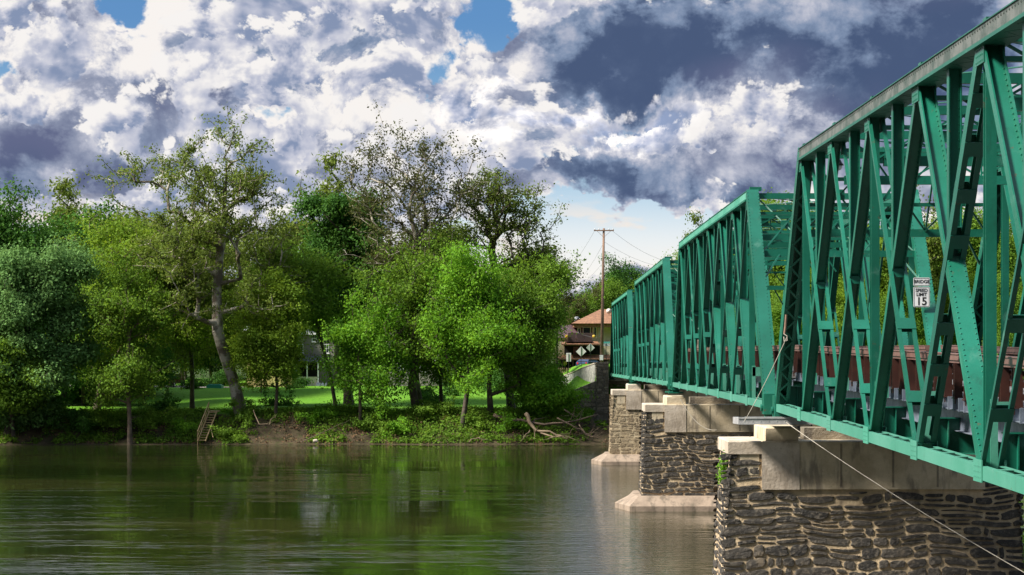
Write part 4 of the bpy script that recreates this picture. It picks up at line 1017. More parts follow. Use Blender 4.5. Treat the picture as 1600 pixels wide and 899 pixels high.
SH = [(170, 640, 205, 26, 16, 'lf_mid', 'low shrub on the bank left of the waterline tree trunk'), (120, 655, 204, 30, 16, 'lf_dark', 'dark shrub on the bank below the silver-green tree'),
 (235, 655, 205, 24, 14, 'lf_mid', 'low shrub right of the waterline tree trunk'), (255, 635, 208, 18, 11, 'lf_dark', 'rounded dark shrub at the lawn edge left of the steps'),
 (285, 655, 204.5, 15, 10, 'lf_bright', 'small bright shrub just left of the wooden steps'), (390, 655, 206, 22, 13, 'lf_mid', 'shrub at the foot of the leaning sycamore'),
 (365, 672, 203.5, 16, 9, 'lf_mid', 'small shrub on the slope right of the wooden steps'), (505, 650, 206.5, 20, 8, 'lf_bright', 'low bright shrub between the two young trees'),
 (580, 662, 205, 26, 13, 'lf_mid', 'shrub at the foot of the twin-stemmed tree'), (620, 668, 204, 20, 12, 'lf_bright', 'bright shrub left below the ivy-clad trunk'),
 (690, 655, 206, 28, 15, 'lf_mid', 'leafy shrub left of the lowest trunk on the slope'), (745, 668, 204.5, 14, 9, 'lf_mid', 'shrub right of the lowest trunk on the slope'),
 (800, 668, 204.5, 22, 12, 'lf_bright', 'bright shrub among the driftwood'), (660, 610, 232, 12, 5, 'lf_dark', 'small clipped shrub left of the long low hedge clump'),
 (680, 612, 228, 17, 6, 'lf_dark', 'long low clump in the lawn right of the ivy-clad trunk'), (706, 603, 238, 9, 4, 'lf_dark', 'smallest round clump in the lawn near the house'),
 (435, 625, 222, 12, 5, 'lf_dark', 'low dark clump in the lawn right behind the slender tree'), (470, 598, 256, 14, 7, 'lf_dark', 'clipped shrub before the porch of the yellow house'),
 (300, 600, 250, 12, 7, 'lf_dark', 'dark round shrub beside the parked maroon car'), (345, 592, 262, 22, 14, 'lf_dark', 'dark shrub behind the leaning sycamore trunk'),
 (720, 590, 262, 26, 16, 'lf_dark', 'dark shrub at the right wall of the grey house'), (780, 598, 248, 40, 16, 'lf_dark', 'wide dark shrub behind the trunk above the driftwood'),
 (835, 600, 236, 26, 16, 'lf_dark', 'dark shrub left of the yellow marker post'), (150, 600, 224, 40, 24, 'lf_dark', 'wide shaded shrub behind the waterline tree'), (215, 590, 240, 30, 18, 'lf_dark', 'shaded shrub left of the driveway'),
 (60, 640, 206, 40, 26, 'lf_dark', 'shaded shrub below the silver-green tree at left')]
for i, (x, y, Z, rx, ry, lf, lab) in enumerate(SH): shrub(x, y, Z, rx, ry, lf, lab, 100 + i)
# tuft growing from the nearest pier
t = empty('wall_fern', (6.55, 67.6, 5.35), 'small green tuft growing from the left edge of the nearest pier', 'plant')
r_ = np.random.RandomState(3); link('leaves', leaves_mesh('leaves', np.array([[6.47, 67.4 + .06 * i, 5.62 - .11 * i] for i in range(8)]), 60, .085, .10, M['lf_bright'], (6.55, 67.6, 5.35), r_, 1.1), t)
# ---------------------------------------------------------------- speed sign and small plates on the trusses
def text_mesh(body, size, loc, mat, name, parent, squeeze=1.0, bold=.0):
    cu = bpy.data.curves.new(name, 'FONT'); cu.body = body; cu.size = size; cu.align_x = 'CENTER'; cu.align_y = 'CENTER'; cu.extrude = .002; cu.offset = bold
    t = bpy.data.objects.new(name, cu); C.collection.objects.link(t); bpy.context.view_layer.update()
    me = bpy.data.meshes.new_from_object(t.evaluated_get(bpy.context.evaluated_depsgraph_get())); bpy.data.objects.remove(t)
    me.materials.clear(); me.materials.append(mat)
    o = bpy.data.objects.new(name, me); C.collection.objects.link(o); o.parent = parent
    o.rotation_euler = (R(90), 0, 0); o.scale = (squeeze, 1, 1); o.location = Vector(loc) - woff(parent); return o
def rrect(mb, cx, y, cz, w, h, t, r=.04, mi=0):
    ring = []
    for (sx, sz, a0) in ((1, 1, 0), (-1, 1, 90), (-1, -1, 180), (1, -1, 270)):
        for k in range(4): a = R(a0 + 30 * k); ring.append((cx + sx * (w / 2 - r) + r * math.cos(a), cz + sz * (h / 2 - r) + r * math.sin(a)))
    n = len(ring); pts = [(x, y, z) for x, z in ring] + [(x, y + t, z) for x, z in ring]
    mb.poly(pts, [tuple(range(n)), tuple(reversed(range(n, 2 * n)))] + [(i, i + n, (i + 1) % n + n, (i + 1) % n) for i in range(n)], mi); return mb
zs = 72.4; s_ = zs / F; sx = (1440 - XV) * s_
def zpx(y, Z): return CZ + (HY - y) * Z / F
def sign_plate(name, label, y0, y1, lines, w=.60):
    zc, h = (zpx(y0, zs) + zpx(y1, zs)) / 2, (y1 - y0) * s_
    rt = empty(name, (sx, zs, zc), label, 'traffic sign', 'bridge speed limit sign plates')
    rrect(MB(), sx, zs, zc, w, h, .006).build('plate', M['white'], rt)
    mb = MB(); b_ = .014; e = .022
    for (a0, a1, c0, c1) in ((-w / 2 + e, w / 2 - e, h / 2 - e - b_, h / 2 - e), (-w / 2 + e, w / 2 - e, -h / 2 + e, -h / 2 + e + b_), (-w / 2 + e, -w / 2 + e + b_, -h / 2 + e + b_, h / 2 - e - b_), (w / 2 - e - b_, w / 2 - e, -h / 2 + e + b_, h / 2 - e - b_)):
        mb.box(sx + a0, sx + a1, zs - .004, zs - .001, zc + c0, zc + c1)
    mb.build('border', M['black'], rt)
    for (t, sz, dz_, sq) in lines: text_mesh(t, sz, (sx, zs - .004, zc + dz_), M['black'], 'lettering', rt, sq, .004 if sz < .3 else .008)
    mb = MB()
    for dz_ in (h * .25, -h * .25): mb.box(sx - .3, sx + .35, zs + .008, zs + .03, zc + dz_ - .02, zc + dz_ + .02)
    mb.build('bracket', M['greendk'], rt)
sign_plate('bridge_sign', 'small white plate reading BRIDGE, above the speed limit plate', 434, 447, [('BRIDGE', .17, 0, 1.0)])
sign_plate('speed_limit_sign', 'white plate reading SPEED LIMIT 15 on the truss post', 448.5, 480, [('SPEED', .165, .235, .98), ('LIMIT', .165, .085, .98), ('15', .40, -.17, 1.0)])
for (x, y0, y1, Z, lab) in ((985, 512, 526, 171.0, 'small rusty pale plate on the end post of the farthest span'), (1089, 530, 545, 108.0, 'small pale plate inside the second span above the railing')):
    a = P(x, (y0 + y1) / 2, Z); rt = empty('warning_plate', a, lab, 'sign'); h = (y1 - y0) * Z / F
    rrect(MB(), a.x, Z, a.z, .32, h, .01, .02).build('plate', simple('faded_plate_paint', (.55, .52, .46), (.45, .25, .14), .6, 3), rt)
    mb = MB(); mb.box(a.x - .03, a.x + .03, Z + .012, Z + .06, a.z - h * .6, a.z + h * .6); mb.build('bracket', M['greendk'], rt)
# lamp hanging under the portal of the nearest span
a = Vector((9.35, 61.2, 15.05)); rt = empty('hanging_lamp', a, 'dark bell-shaped lamp with white bowl hanging under the nearest span end', 'street lamp')
MB().tube([(a.x, a.y, a.z + .95), (a.x, a.y, a.z + .3)], .02, 8).build('hanger_rod', M['black'], rt)
MB().tube([(a.x, a.y, a.z + .32), (a.x, a.y, a.z + .24), (a.x, a.y, a.z + .1), (a.x, a.y, a.z - .02), (a.x, a.y, a.z - .1)], [.05, .08, .10, .17, .22], 16).build('shade', simple('lamp_purple_black', (.03, .025, .04), (.02, .02, .02), .4), rt, True)
MB().tube([(a.x, a.y, a.z - .1), (a.x, a.y, a.z - .17), (a.x, a.y, a.z - .24), (a.x, a.y, a.z - .27)], [.17, .165, .11, .03], 16).build('bowl', M['white'], rt, True)

# metal plank on the nearest pier, with its end slots
Zp = 66.35; rt = empty('metal_plank', (8.6, Zp, 6.93), 'grey aluminium plank lying across the nearest bearing seat, sticking out leftwards', 'work plank')
mb = MB(); rr = .42
a0, a1 = Vector((6.75, Zp, 7.00)), Vector((10.2, Zp - .1, 7.0))
mb.hexa([(6.80, Zp - rr, 6.80), (10.3, Zp - rr, 6.80), (10.3, Zp + rr, 6.80), (6.70, Zp + rr, 6.80), (6.80, Zp - rr, 7.02), (10.3, Zp - rr, 7.02), (10.3, Zp + rr, 7.02), (6.70, Zp + rr, 7.02)])
mb.box(6.8, 10.3, Zp - rr - .02, Zp - rr - .001, 6.98, 7.035); mb.box(6.8, 10.3, Zp - rr - .02, Zp - rr - .001, 6.79, 6.83)
for i in range(12): mb.bump((7.0 + i * .27, Zp - rr - .001, 6.90), (0, -1, 0), .02, .012)
mb.build('plank_body', M['alu'], rt)
mb = MB()
for j in range(3): mb.box(6.86, 7.05, Zp - .2 + j * .16, Zp - .1 + j * .16, 7.021, 7.027)
mb.build('end_slots', M['black'], rt)

# wires and ropes
def cable(name, pts, r, mat, label, cat='cable', sag=0.0, group=None, n=16):
    a, b_ = Vector(pts[0]), Vector(pts[-1]); path = []
    if len(pts) == 2:
        for i in range(n + 1): t = i / n; path.append(a.lerp(b_, t) - Vector((0, 0, sag * 4 * t * (1 - t))))
    else: path = pts
    o = MB().tube(path, r, 6).build(name, mat); tag(o, label, cat, group); return o
M['rope'] = simple('pale_rope', (.55, .50, .42), (.40, .36, .30), .8)
cable('steel_rope', [tuple(P(1228, 660, 66.0)), tuple(P(1606, 898, 46))], .010, M['rope'], 'long thin pale rope running from the plank down to the right corner', sag=.12)
cable('tie_rope', [tuple(P(1229, 528, 64.5)), tuple(P(1163, 659, 65.8))], .011, M['rope'], 'rope slanting from the dark end post to the plank end', sag=.08)
a = P(1227, 512, 64.6); rt = empty('wooden_peg', a, 'short brown wooden peg tied to the dark end post of the nearest span', 'peg')
MB().tube([a + Vector((.03, 0, .42)), a + Vector((0, 0, 0)), a + Vector((-.03, 0, -.22))], [.035, .04, .035], 8).build('peg', M['polewood'], rt)
MB().tube([a + Vector((-.06, -.03, -.2)), a + Vector((.05, -.05, -.28)), a + Vector((.06, -.03, -.42)), a + Vector((-.04, -.05, -.46)), a + Vector((-.05, -.03, -.3))], .016, 6).build('knot', M['rope'], rt)
cable('slack_rope', [tuple(P(1062, 622, 114.6)), tuple(P(1120, 672, 114.0))], .02, M['rope'], 'slack pale rope hanging before the concrete of the middle pier', sag=.55)

# ---------------------------------------------------------------- utility pole, lamp post, signs by the approach
Zq = 217.5; b0 = P(940, 566, Zq); tp = P(943.5, 357, Zq)
rt = empty('utility_pole', (b0.x, Zq, float(gz(b0.x, Zq))), 'tall brown wooden utility pole with one crossarm at the bridge end', 'utility pole')
MB().tube([(b0.x, Zq, float(gz(b0.x, Zq)) - .5), tuple(b0.lerp(tp, .5)), tuple(tp)], [.20, .165, .12], 12).build('pole', M['polewood'], rt, True)
mb = MB(); zc_ = zpx(360.5, Zq); mb.box(tp.x - 1.1, tp.x + 1.1, Zq - .19, Zq - .08, zc_ - .07, zc_ + .06)
for sg in (-1, 1): mb.beam((tp.x + sg * .75, Zq - .13, zc_ - .06), (tp.x, Zq - .13, zc_ - .75), .04, .03, side=(0, 1, 0))
mb.build('crossarm', M['polewood'], rt)
for xo in (-1.02, -.55, .55, 1.02): MB().tube([(tp.x + xo, Zq - .13, zc_ + .06), (tp.x + xo, Zq - .13, zc_ + .12), (tp.x + xo, Zq - .13, zc_ + .22)], [.04, .07, .035], 8).build('insulator', M['signback'], rt)
for yy in (420, 428, 437, 446):
    c = P(944, yy, Zq); MB().tube([(c.x + .14, Zq - .1, c.z), (c.x + .34, Zq - .1, c.z + .02)], .03, 6).build('bracket', M['black'], rt)
mb = MB(); mb.box(b0.x - .22, b0.x + .16, Zq - .32, Zq - .2, zpx(563, Zq), zpx(555, Zq)); mb.build('notice', M['white'], rt)
M['wirem'] = simple('grey_wire', (.12, .12, .13), (.10, .10, .10), .7)
def wire(x0, y0, x1, y1, Z1, lab, sag=1.0): cable('overhead_wire', [tuple(P(x0, y0, Zq)), tuple(P(x1, y1, Z1))], .011, M['wirem'], lab, 'wire', sag, 'overhead wires at the utility pole', 20)
wire(930, 359, 860, 432, 330, 'wire from the left crossarm tip down toward the bare trees', 1.5)
wire(957, 361, 1075, 415, 225, 'wire from the right crossarm tip toward the third span', .8)
wire(944, 378, 1070, 420, 230, 'wire leaving the pole to the right just below the crossarm', .8)
wire(944, 392, 1030, 422, 225, 'middle wire leaving the pole to the right', .8)
wire(944, 402, 1010, 424, 225, 'lowest wire leaving the pole to the right', .8)
wire(942, 411, 905, 447, 300, 'thick short wire slanting from the pole to the left', .2)
wire(943, 380, 880, 455, 320, 'thin wire from the pole down over the restaurant', 1.2)
wire(940, 530, 875, 507, 285, 'service wire crossing in front of the restaurant balcony', .3)

b0 = P(870.5, 592, 212); rt = empty('lamp_post', (b0.x, 212, float(gz(b0.x, 212))), 'tall black lamp post rising among leaves left of the restaurant', 'lamp post')
MB().tube([(b0.x, 212, float(gz(b0.x, 212)) - .3), (b0.x, 212, zpx(520, 212)), (b0.x, 212, zpx(478, 212))], [.09, .07, .055], 10).build('pole', M['black'], rt, True)
MB().tube([(b0.x, 212, zpx(478, 212)), (b0.x - .3, 212, zpx(473, 212)), (b0.x - .9, 212, zpx(471, 212))], [.05, .04, .04], 8).build('arm', M['black'], rt)
MB().tube([(b0.x - .85, 212, zpx(471, 212)), (b0.x - 1.1, 212, zpx(471.5, 212)), (b0.x - 1.5, 212, zpx(472, 212))], [.08, .14, .10], 8).build('lamp_head', M['black'], rt)
def postsign(x, y, w, h, Z, lab, mat='signback', diamond=False, group='bare backs of road signs by the restaurant'):
    c = P(x, y, Z); s = Z / F; g_ = float(gz(c.x, Z)); rt = empty('road_sign', (c.x, Z, g_), lab, 'road sign', group)
    mb = MB(); W_, H_ = w * s / 2, h * s / 2
    if diamond:
        pts = [(c.x, Z, c.z - H_), (c.x + W_, Z, c.z), (c.x, Z, c.z + H_), (c.x - W_, Z, c.z)]; pts += [(x_, Z + .02, z_) for x_, _, z_ in pts]; mb.hexa(pts)
    else: mb.box(c.x - W_, c.x + W_, Z, Z + .02, c.z - H_, c.z + H_)
    mb.build('plate', M[mat], rt)
    mb = MB(); mb.box(c.x - .035, c.x + .035, Z - .06, Z - .002, g_ - .2, c.z + H_ * .85); mb.build('post', M['black'], rt); return rt
postsign(908, 549.5, 16, 16, 236, 'larger diamond sign back, left one of the two diamonds', diamond=True)
postsign(922.5, 543.5, 13.5, 13.5, 244, 'smaller diamond sign back, right one and higher', diamond=True)
postsign(888.5, 558.5, 7.5, 13.5, 238, 'upright rectangular sign back left of the two diamonds')
postsign(947, 539, 12, 4.2, 219, 'low white rectangular sign back right of the utility pole', 'white')
postsign(883, 567.5, 4.6, 5.5, 246, 'tiny yellow square sign left of the rectangular sign back', 'yellowp' if 'yellowp' in M else 'white')
M['yellowp'] = simple('yellow_paint', (.75, .60, .04), (.6, .48, .05), .6)
bpy.data.objects[[o.name for o in C.objects if o.name.startswith('road_sign')][-1]].children[0].data.materials[0] = M['yellowp']
rt = empty('marker_post', P(868.5, 588, 211), 'yellow leaning marker post below the black lamp post', 'post')
a, b_ = P(870.5, 594, 211), P(867, 573, 211); MB().beam(a, b_, .12, .10).build('post', M['yellowp'], rt)
MB().beam(a - Vector((0, 0, .5)), a, .16, .14).build('post_base', M['conclt'], rt)

# ---------------------------------------------------------------- restaurant across the road
Zr = 292.0; sr = Zr / F
def rx(x): return (x - XV) * sr
def rz(y): return CZ + (HY - y) * sr
M['cream'] = simple('cream_siding', (.62, .55, .38), (.52, .45, .30), .8, 1)
M['shingle'] = simple('orange_brown_shingle', (.30, .15, .08), (.17, .085, .05), .9, 3.5, .03)
M['browns'] = simple('dark_brown_metal', (.085, .045, .05), (.055, .03, .035), .6, 1)
M['awning'] = simple('rust_brown_awning', (.34, .17, .09), (.22, .10, .05), .85, 1.5)
M['dim'] = simple('shaded_interior', (.02, .018, .016), (.01, .01, .01), .9)
rt = empty('restaurant', (rx(915), Zr + 6, rz(600)), 'cream restaurant with orange hipped roof, brown balcony and rust awnings beside the bridge end', 'restaurant')
MB().box(rx(926), rx(990), Zr + 2, Zr + 14, rz(560), rz(508)).build('upper_wall', M['cream'], rt)
MB().box(rx(872), rx(990), Zr + 1.5, Zr + 14, rz(602), rz(534)).build('lower_wall', M['cream'], rt)
mb = MB(); x0, x1, y0, y1, ze = rx(893), rx(995), Zr + .3, Zr + 15, rz(505.5); xr0, xr1, yr_, zr_ = rx(940), rx(975), Zr + 7, rz(482)
mb.poly([(x0, y0, ze), (x1, y0, ze), (x1, y1, ze), (x0, y1, ze), (xr0, yr_, zr_), (xr1, yr_, zr_)], [(0, 1, 5, 4), (1, 2, 5), (2, 3, 4, 5), (3, 0, 4), (3, 2, 1, 0)]); mb.build('hip_roof', M['shingle'], rt)
MB().box(x0 + .3, x1 - .3, y0 + .3, y1 - .3, ze - .55, ze - .02).build('fascia', M['awning'], rt)
mb = MB(); mb.poly([(rx(862), Zr + 2, rz(528)), (rx(903), Zr + 2, rz(528)), (rx(903), Zr + 12, rz(528)), (rx(862), Zr + 12, rz(528)), (rx(868), Zr + 6, rz(507)), (rx(903), Zr + 6, rz(507))], [(0, 1, 5, 4), (1, 2, 5), (2, 3, 4, 5), (3, 0, 4), (3, 2, 1, 0)]); mb.build('side_roof', M['browns'], rt)
MB().box(rx(866), rx(902), Zr + 3, Zr + 12, rz(600), rz(528.2)).build('side_wall', M['cream'], rt)
for (a, b_, c, d) in ((928, 933, 511, 528), (936, 939, 511, 527), (903, 908, 512, 522), (911, 924, 511, 522), (866, 870, 530, 538)):
    fr = MB().box(rx(a), rx(b_), Zr + 1.9 if a > 900 else Zr + 2.9, Zr + 2.02 if a > 900 else Zr + 3.02, rz(d), rz(c)).build('window', M['white'], rt)
    e = .12; MB().box(rx(a) + e, rx(b_) - e, Zr + 1.86 if a > 900 else Zr + 2.86, Zr + 1.896 if a > 900 else Zr + 2.896, rz(d) + e, rz(c) - e).build('pane', M['glass'], fr)
MB().box(rx(905), rx(926), Zr + 3, Zr + 8, rz(534), rz(508)).build('recess_wall', M['browns'], rt)
bal = MB().box(rx(884), rx(926), Zr - 1.2, Zr + 1.4, rz(534.5), rz(533)).build('balcony', M['browns'], rt)
for i in range(3): MB().box(rx(887 + 12.7 * i) + .04, rx(887 + 12.7 * (i + 1)) - .04, Zr - 1.2, Zr - 1.1, rz(532.9), rz(520.5)).build('balcony_panel', M['browns'], bal)
for (a, b_, c, d, nm) in ((877, 937, 533.5, 539.5, 'upper_awning'), (872, 956, 554.5, 562.5, 'lower_awning')):
    mb = MB(); mb.hexa([(rx(a), Zr - 2.2, rz(d)), (rx(b_), Zr - 2.2, rz(d)), (rx(b_), Zr + 1.6, rz(d) + .35), (rx(a), Zr + 1.6, rz(d) + .35), (rx(a), Zr - 2.2, rz(d) + .12), (rx(b_), Zr - 2.2, rz(d) + .12), (rx(b_) - .3, Zr + 1.4, rz(c)), (rx(a) + .8, Zr + 1.4, rz(c))]); mb.build(nm, M['awning'], rt)
MB().box(rx(882), rx(938), Zr + 1.38, Zr + 1.49, rz(554), rz(540)).build('veranda_opening', M['dim'], rt)
MB().box(rx(874), rx(950), Zr + 1.38, Zr + 1.49, rz(600), rz(563)).build('ground_floor_opening', M['dim'], rt)
for x_ in (878.5, 895, 912, 930, 938.5): MB().box(rx(x_) - .1, rx(x_) + .1, Zr - 1.9, Zr - 1.7, rz(602), rz(562)).build('veranda_post', M['polewood'], rt)
MB().box(rx(896), rx(905), Zr + 1.30, Zr + 1.36, rz(554), rz(542)).build('poster', simple('mauve_poster', (.34, .14, .26), (.22, .09, .18), .7, 6), rt)
MB().box(rx(940), rx(953), Zr - .4, Zr - .35, rz(538), rz(534)).build('name_board', simple('teal_board', (.08, .36, .32), (.06, .28, .26), .6), rt)
for x_, lab in ((885, 'yellow lantern at the left end of the brown balcony'), (927.5, 'yellow lantern at the right end of the brown balcony')):
    l = empty('lantern', (rx(x_), Zr - 1.3, rz(526)), lab, 'lantern', 'yellow lanterns on the balcony'); z_ = rz(526)
    MB().tube([(rx(x_), Zr - 1.4, z_ - .22), (rx(x_), Zr - 1.4, z_ - .12), (rx(x_), Zr - 1.4, z_ + .12), (rx(x_), Zr - 1.4, z_ + .22)], [.1, .23, .23, .1], 10).build('shade', simple('amber_glass', (.8, .5, .05), (.7, .42, .04), .4), l, True)
    MB().tube([(rx(x_), Zr - 1.4, z_ + .2), (rx(x_), Zr - 1.4, z_ + .6)], .03, 6).build('hook', M['black'], l)
c = Vector((rx(902), Zr + 2, rz(499))); l = empty('satellite_dish', c, 'small grey satellite dish on the left corner of the orange roof', 'satellite dish', 'satellite dishes on the restaurant')
mb = MB(); mb.tube([c + Vector((0, -.02, 0)), c + Vector((0, .05, 0)), c + Vector((.02, .14, -.02))], [.46, .34, .08], 16); mb.build('dish', simple('grey_dish', (.16, .17, .20), (.12, .13, .15), .5), l, True)
MB().tube([c + Vector((0, .1, 0)), c + Vector((0, .2, -.75))], .03, 6).build('mount', M['black'], l)
c = Vector((rx(953), Zr + 4, rz(485.5))); l = empty('satellite_dish', c, 'pale satellite dish on top of the orange roof beside the bridge', 'satellite dish', 'satellite dishes on the restaurant')
MB().tube([c + Vector((0, -.02, 0)), c + Vector((0, .05, 0)), c + Vector((.02, .14, -.02))], [.40, .3, .08], 16).build('dish', M['signback'], l, True); MB().tube([c + Vector((0, .1, 0)), c + Vector((0, .2, -.9))], .03, 6).build('mount', M['black'], l)
# picket fence in front
rt = empty('picket_fence', (rx(892), 262, float(gz(rx(892), 262))), 'low dark brown picket fence before the restaurant ground floor', 'fence')
Zf = 262.0; xs_ = [(x - XV) * Zf / F for x in np.arange(873, 915, 3.1)]
for x_ in xs_: MB().box(x_ - .07, x_ + .07, Zf, Zf + .05, zpx(592, Zf), zpx(575, Zf)).build('picket', M['polewood'], rt)
mb = MB(); mb.box(xs_[0], xs_[-1], Zf + .051, Zf + .1, zpx(579, Zf), zpx(577.5, Zf)); mb.box(xs_[0], xs_[-1], Zf + .051, Zf + .1, zpx(588, Zf), zpx(586.5, Zf)); mb.build('rail', M['polewood'], rt)

# ---------------------------------------------------------------- cars
def car(x, y, Z, ang, label, col, suv=True, group=None):
    c = P(x, y, Z); g_ = c.z; rt = empty('parked_car', (0, 0, 0), label, 'car', group)
    Lh, Wh, H = (2.35, .92, 1.72) if suv else (2.2, .87, 1.42)
    paint = simple('car_paint', col, tuple(v * .8 for v in col), .25)
    # side profile (x along, z up), rear at -x
    prof_ = [(-Lh, .45), (-Lh, .95), (-Lh + .12, 1.08), (-Lh + .38, H - .1), (-Lh + .75, H), (.15, H), (.5, H - .06), (1.15, 1.08), (1.95, .95), (Lh, .80), (Lh, .42)]
    mb = MB(); k = len(prof_)
    def ins(z): return Wh if z < 1.05 else Wh - .17 * (z - 1.05) / (H - 1.05)
    pts = [(px, -ins(pz), pz) for px, pz in prof_] + [(px, ins(pz), pz) for px, pz in prof_]
    mb.poly(pts, [tuple(range(k)), tuple(reversed(range(k, 2 * k)))] + [(i, i + k, (i + 1) % k + k, (i + 1) % k) for i in range(k)]); mb.build('body', paint, rt)
    mb = MB(); mb.hexa([(-Lh + .10, -.72, 1.12), (-Lh + .13, -.72, 1.12), (-Lh + .13, .72, 1.12), (-Lh + .10, .72, 1.12), (-Lh + .29, -.62, H - .16), (-Lh + .34, -.62, H - .16), (-Lh + .34, .62, H - .16), (-Lh + .29, .62, H - .16)]); mb.build('rear_window', M['glass'], rt)
    for sg in (-1, 1):
        mb = MB(); y1, y2 = sg * (Wh - .0), sg * (Wh - .15)
        for (a0, a1, b0_, b1) in ((-1.75, -.75, -1.6, -.75), (-.68, .25, -.68, .1), (.3, .9, .22, .42)): mb.hexa([(a0, y1 - sg * .02, 1.12), (a1, y1 - sg * .02, 1.12), (a1, y1 + sg * .01, 1.12), (a0, y1 + sg * .01, 1.12), (b0_, y2 - sg * .02, H - .15), (b1, y2 - sg * .02, H - .15), (b1, y2 + sg * .012, H - .15), (b0_, y2 + sg * .012, H - .15)])
        mb.build('side_window', M['glass'], rt)
        MB().box(-Lh - .015, -Lh + .02, sg * .62 - .1, sg * .62 + .1, .82, 1.05).build('tail_lamp', simple('red_lens', (.5, .02, .015), (.4, .015, .01), .3), rt)
        for xw_ in (-1.45, 1.45):
            w_ = MB().tube([(xw_, sg * (Wh - .2), .34), (xw_, sg * (Wh + .01), .34)], .34, 18).build('wheel', M['black'], rt); MB().tube([(xw_, sg * (Wh + .011), .34), (xw_, sg * (Wh + .03), .34)], .19, 12).build('rim', M['signback'], w_)
    MB().box(-Lh - .06, -Lh + .1, -Wh + .05, Wh - .05, .42, .62).build('bumper', M['black'], rt)
    MB().box(-Lh - .022, -Lh - .002, -.22, .22, .68, .80).build('number_plate', M['white'], rt)
    MB().box(Lh - .1, Lh + .05, -Wh + .05, Wh - .05, .42, .62).build('bumper', M['black'], rt)
    rt.location = (c.x, Z, g_); rt.rotation_euler = (0, 0, ang); return rt
zz = float(gz((268 - XV) * 262 / F, 262.)); yy_ = HY - (zz - CZ) * F / 262
car(269, yy_, 262, R(78), 'dark maroon car parked in the shade left of the leaning sycamore', (.05, .006, .010))
car(921, 579, 258, R(62), 'dark blue car with red lights, half behind the pale parapet wall', (.03, .05, .12), False)
# driveway strip
mb = MB(); 
for i in range(12):
    xa, xb = -62 + i * 2.2, -62 + (i + 1) * 2.2
    mb.poly([(xa, 259.5, float(gz(xa, 259.5)) + .03), (xb, 259.5, float(gz(xb, 259.5)) + .03), (xb, 266.5, float(gz(xb, 266.5)) + .03), (xa, 266.5, float(gz(xa, 266.5)) + .03)], [(0, 1, 2, 3)])
tag(mb.build('driveway', simple('grey_gravel', (.30, .26, .24), (.22, .19, .18), .9, 2)), kind='structure')

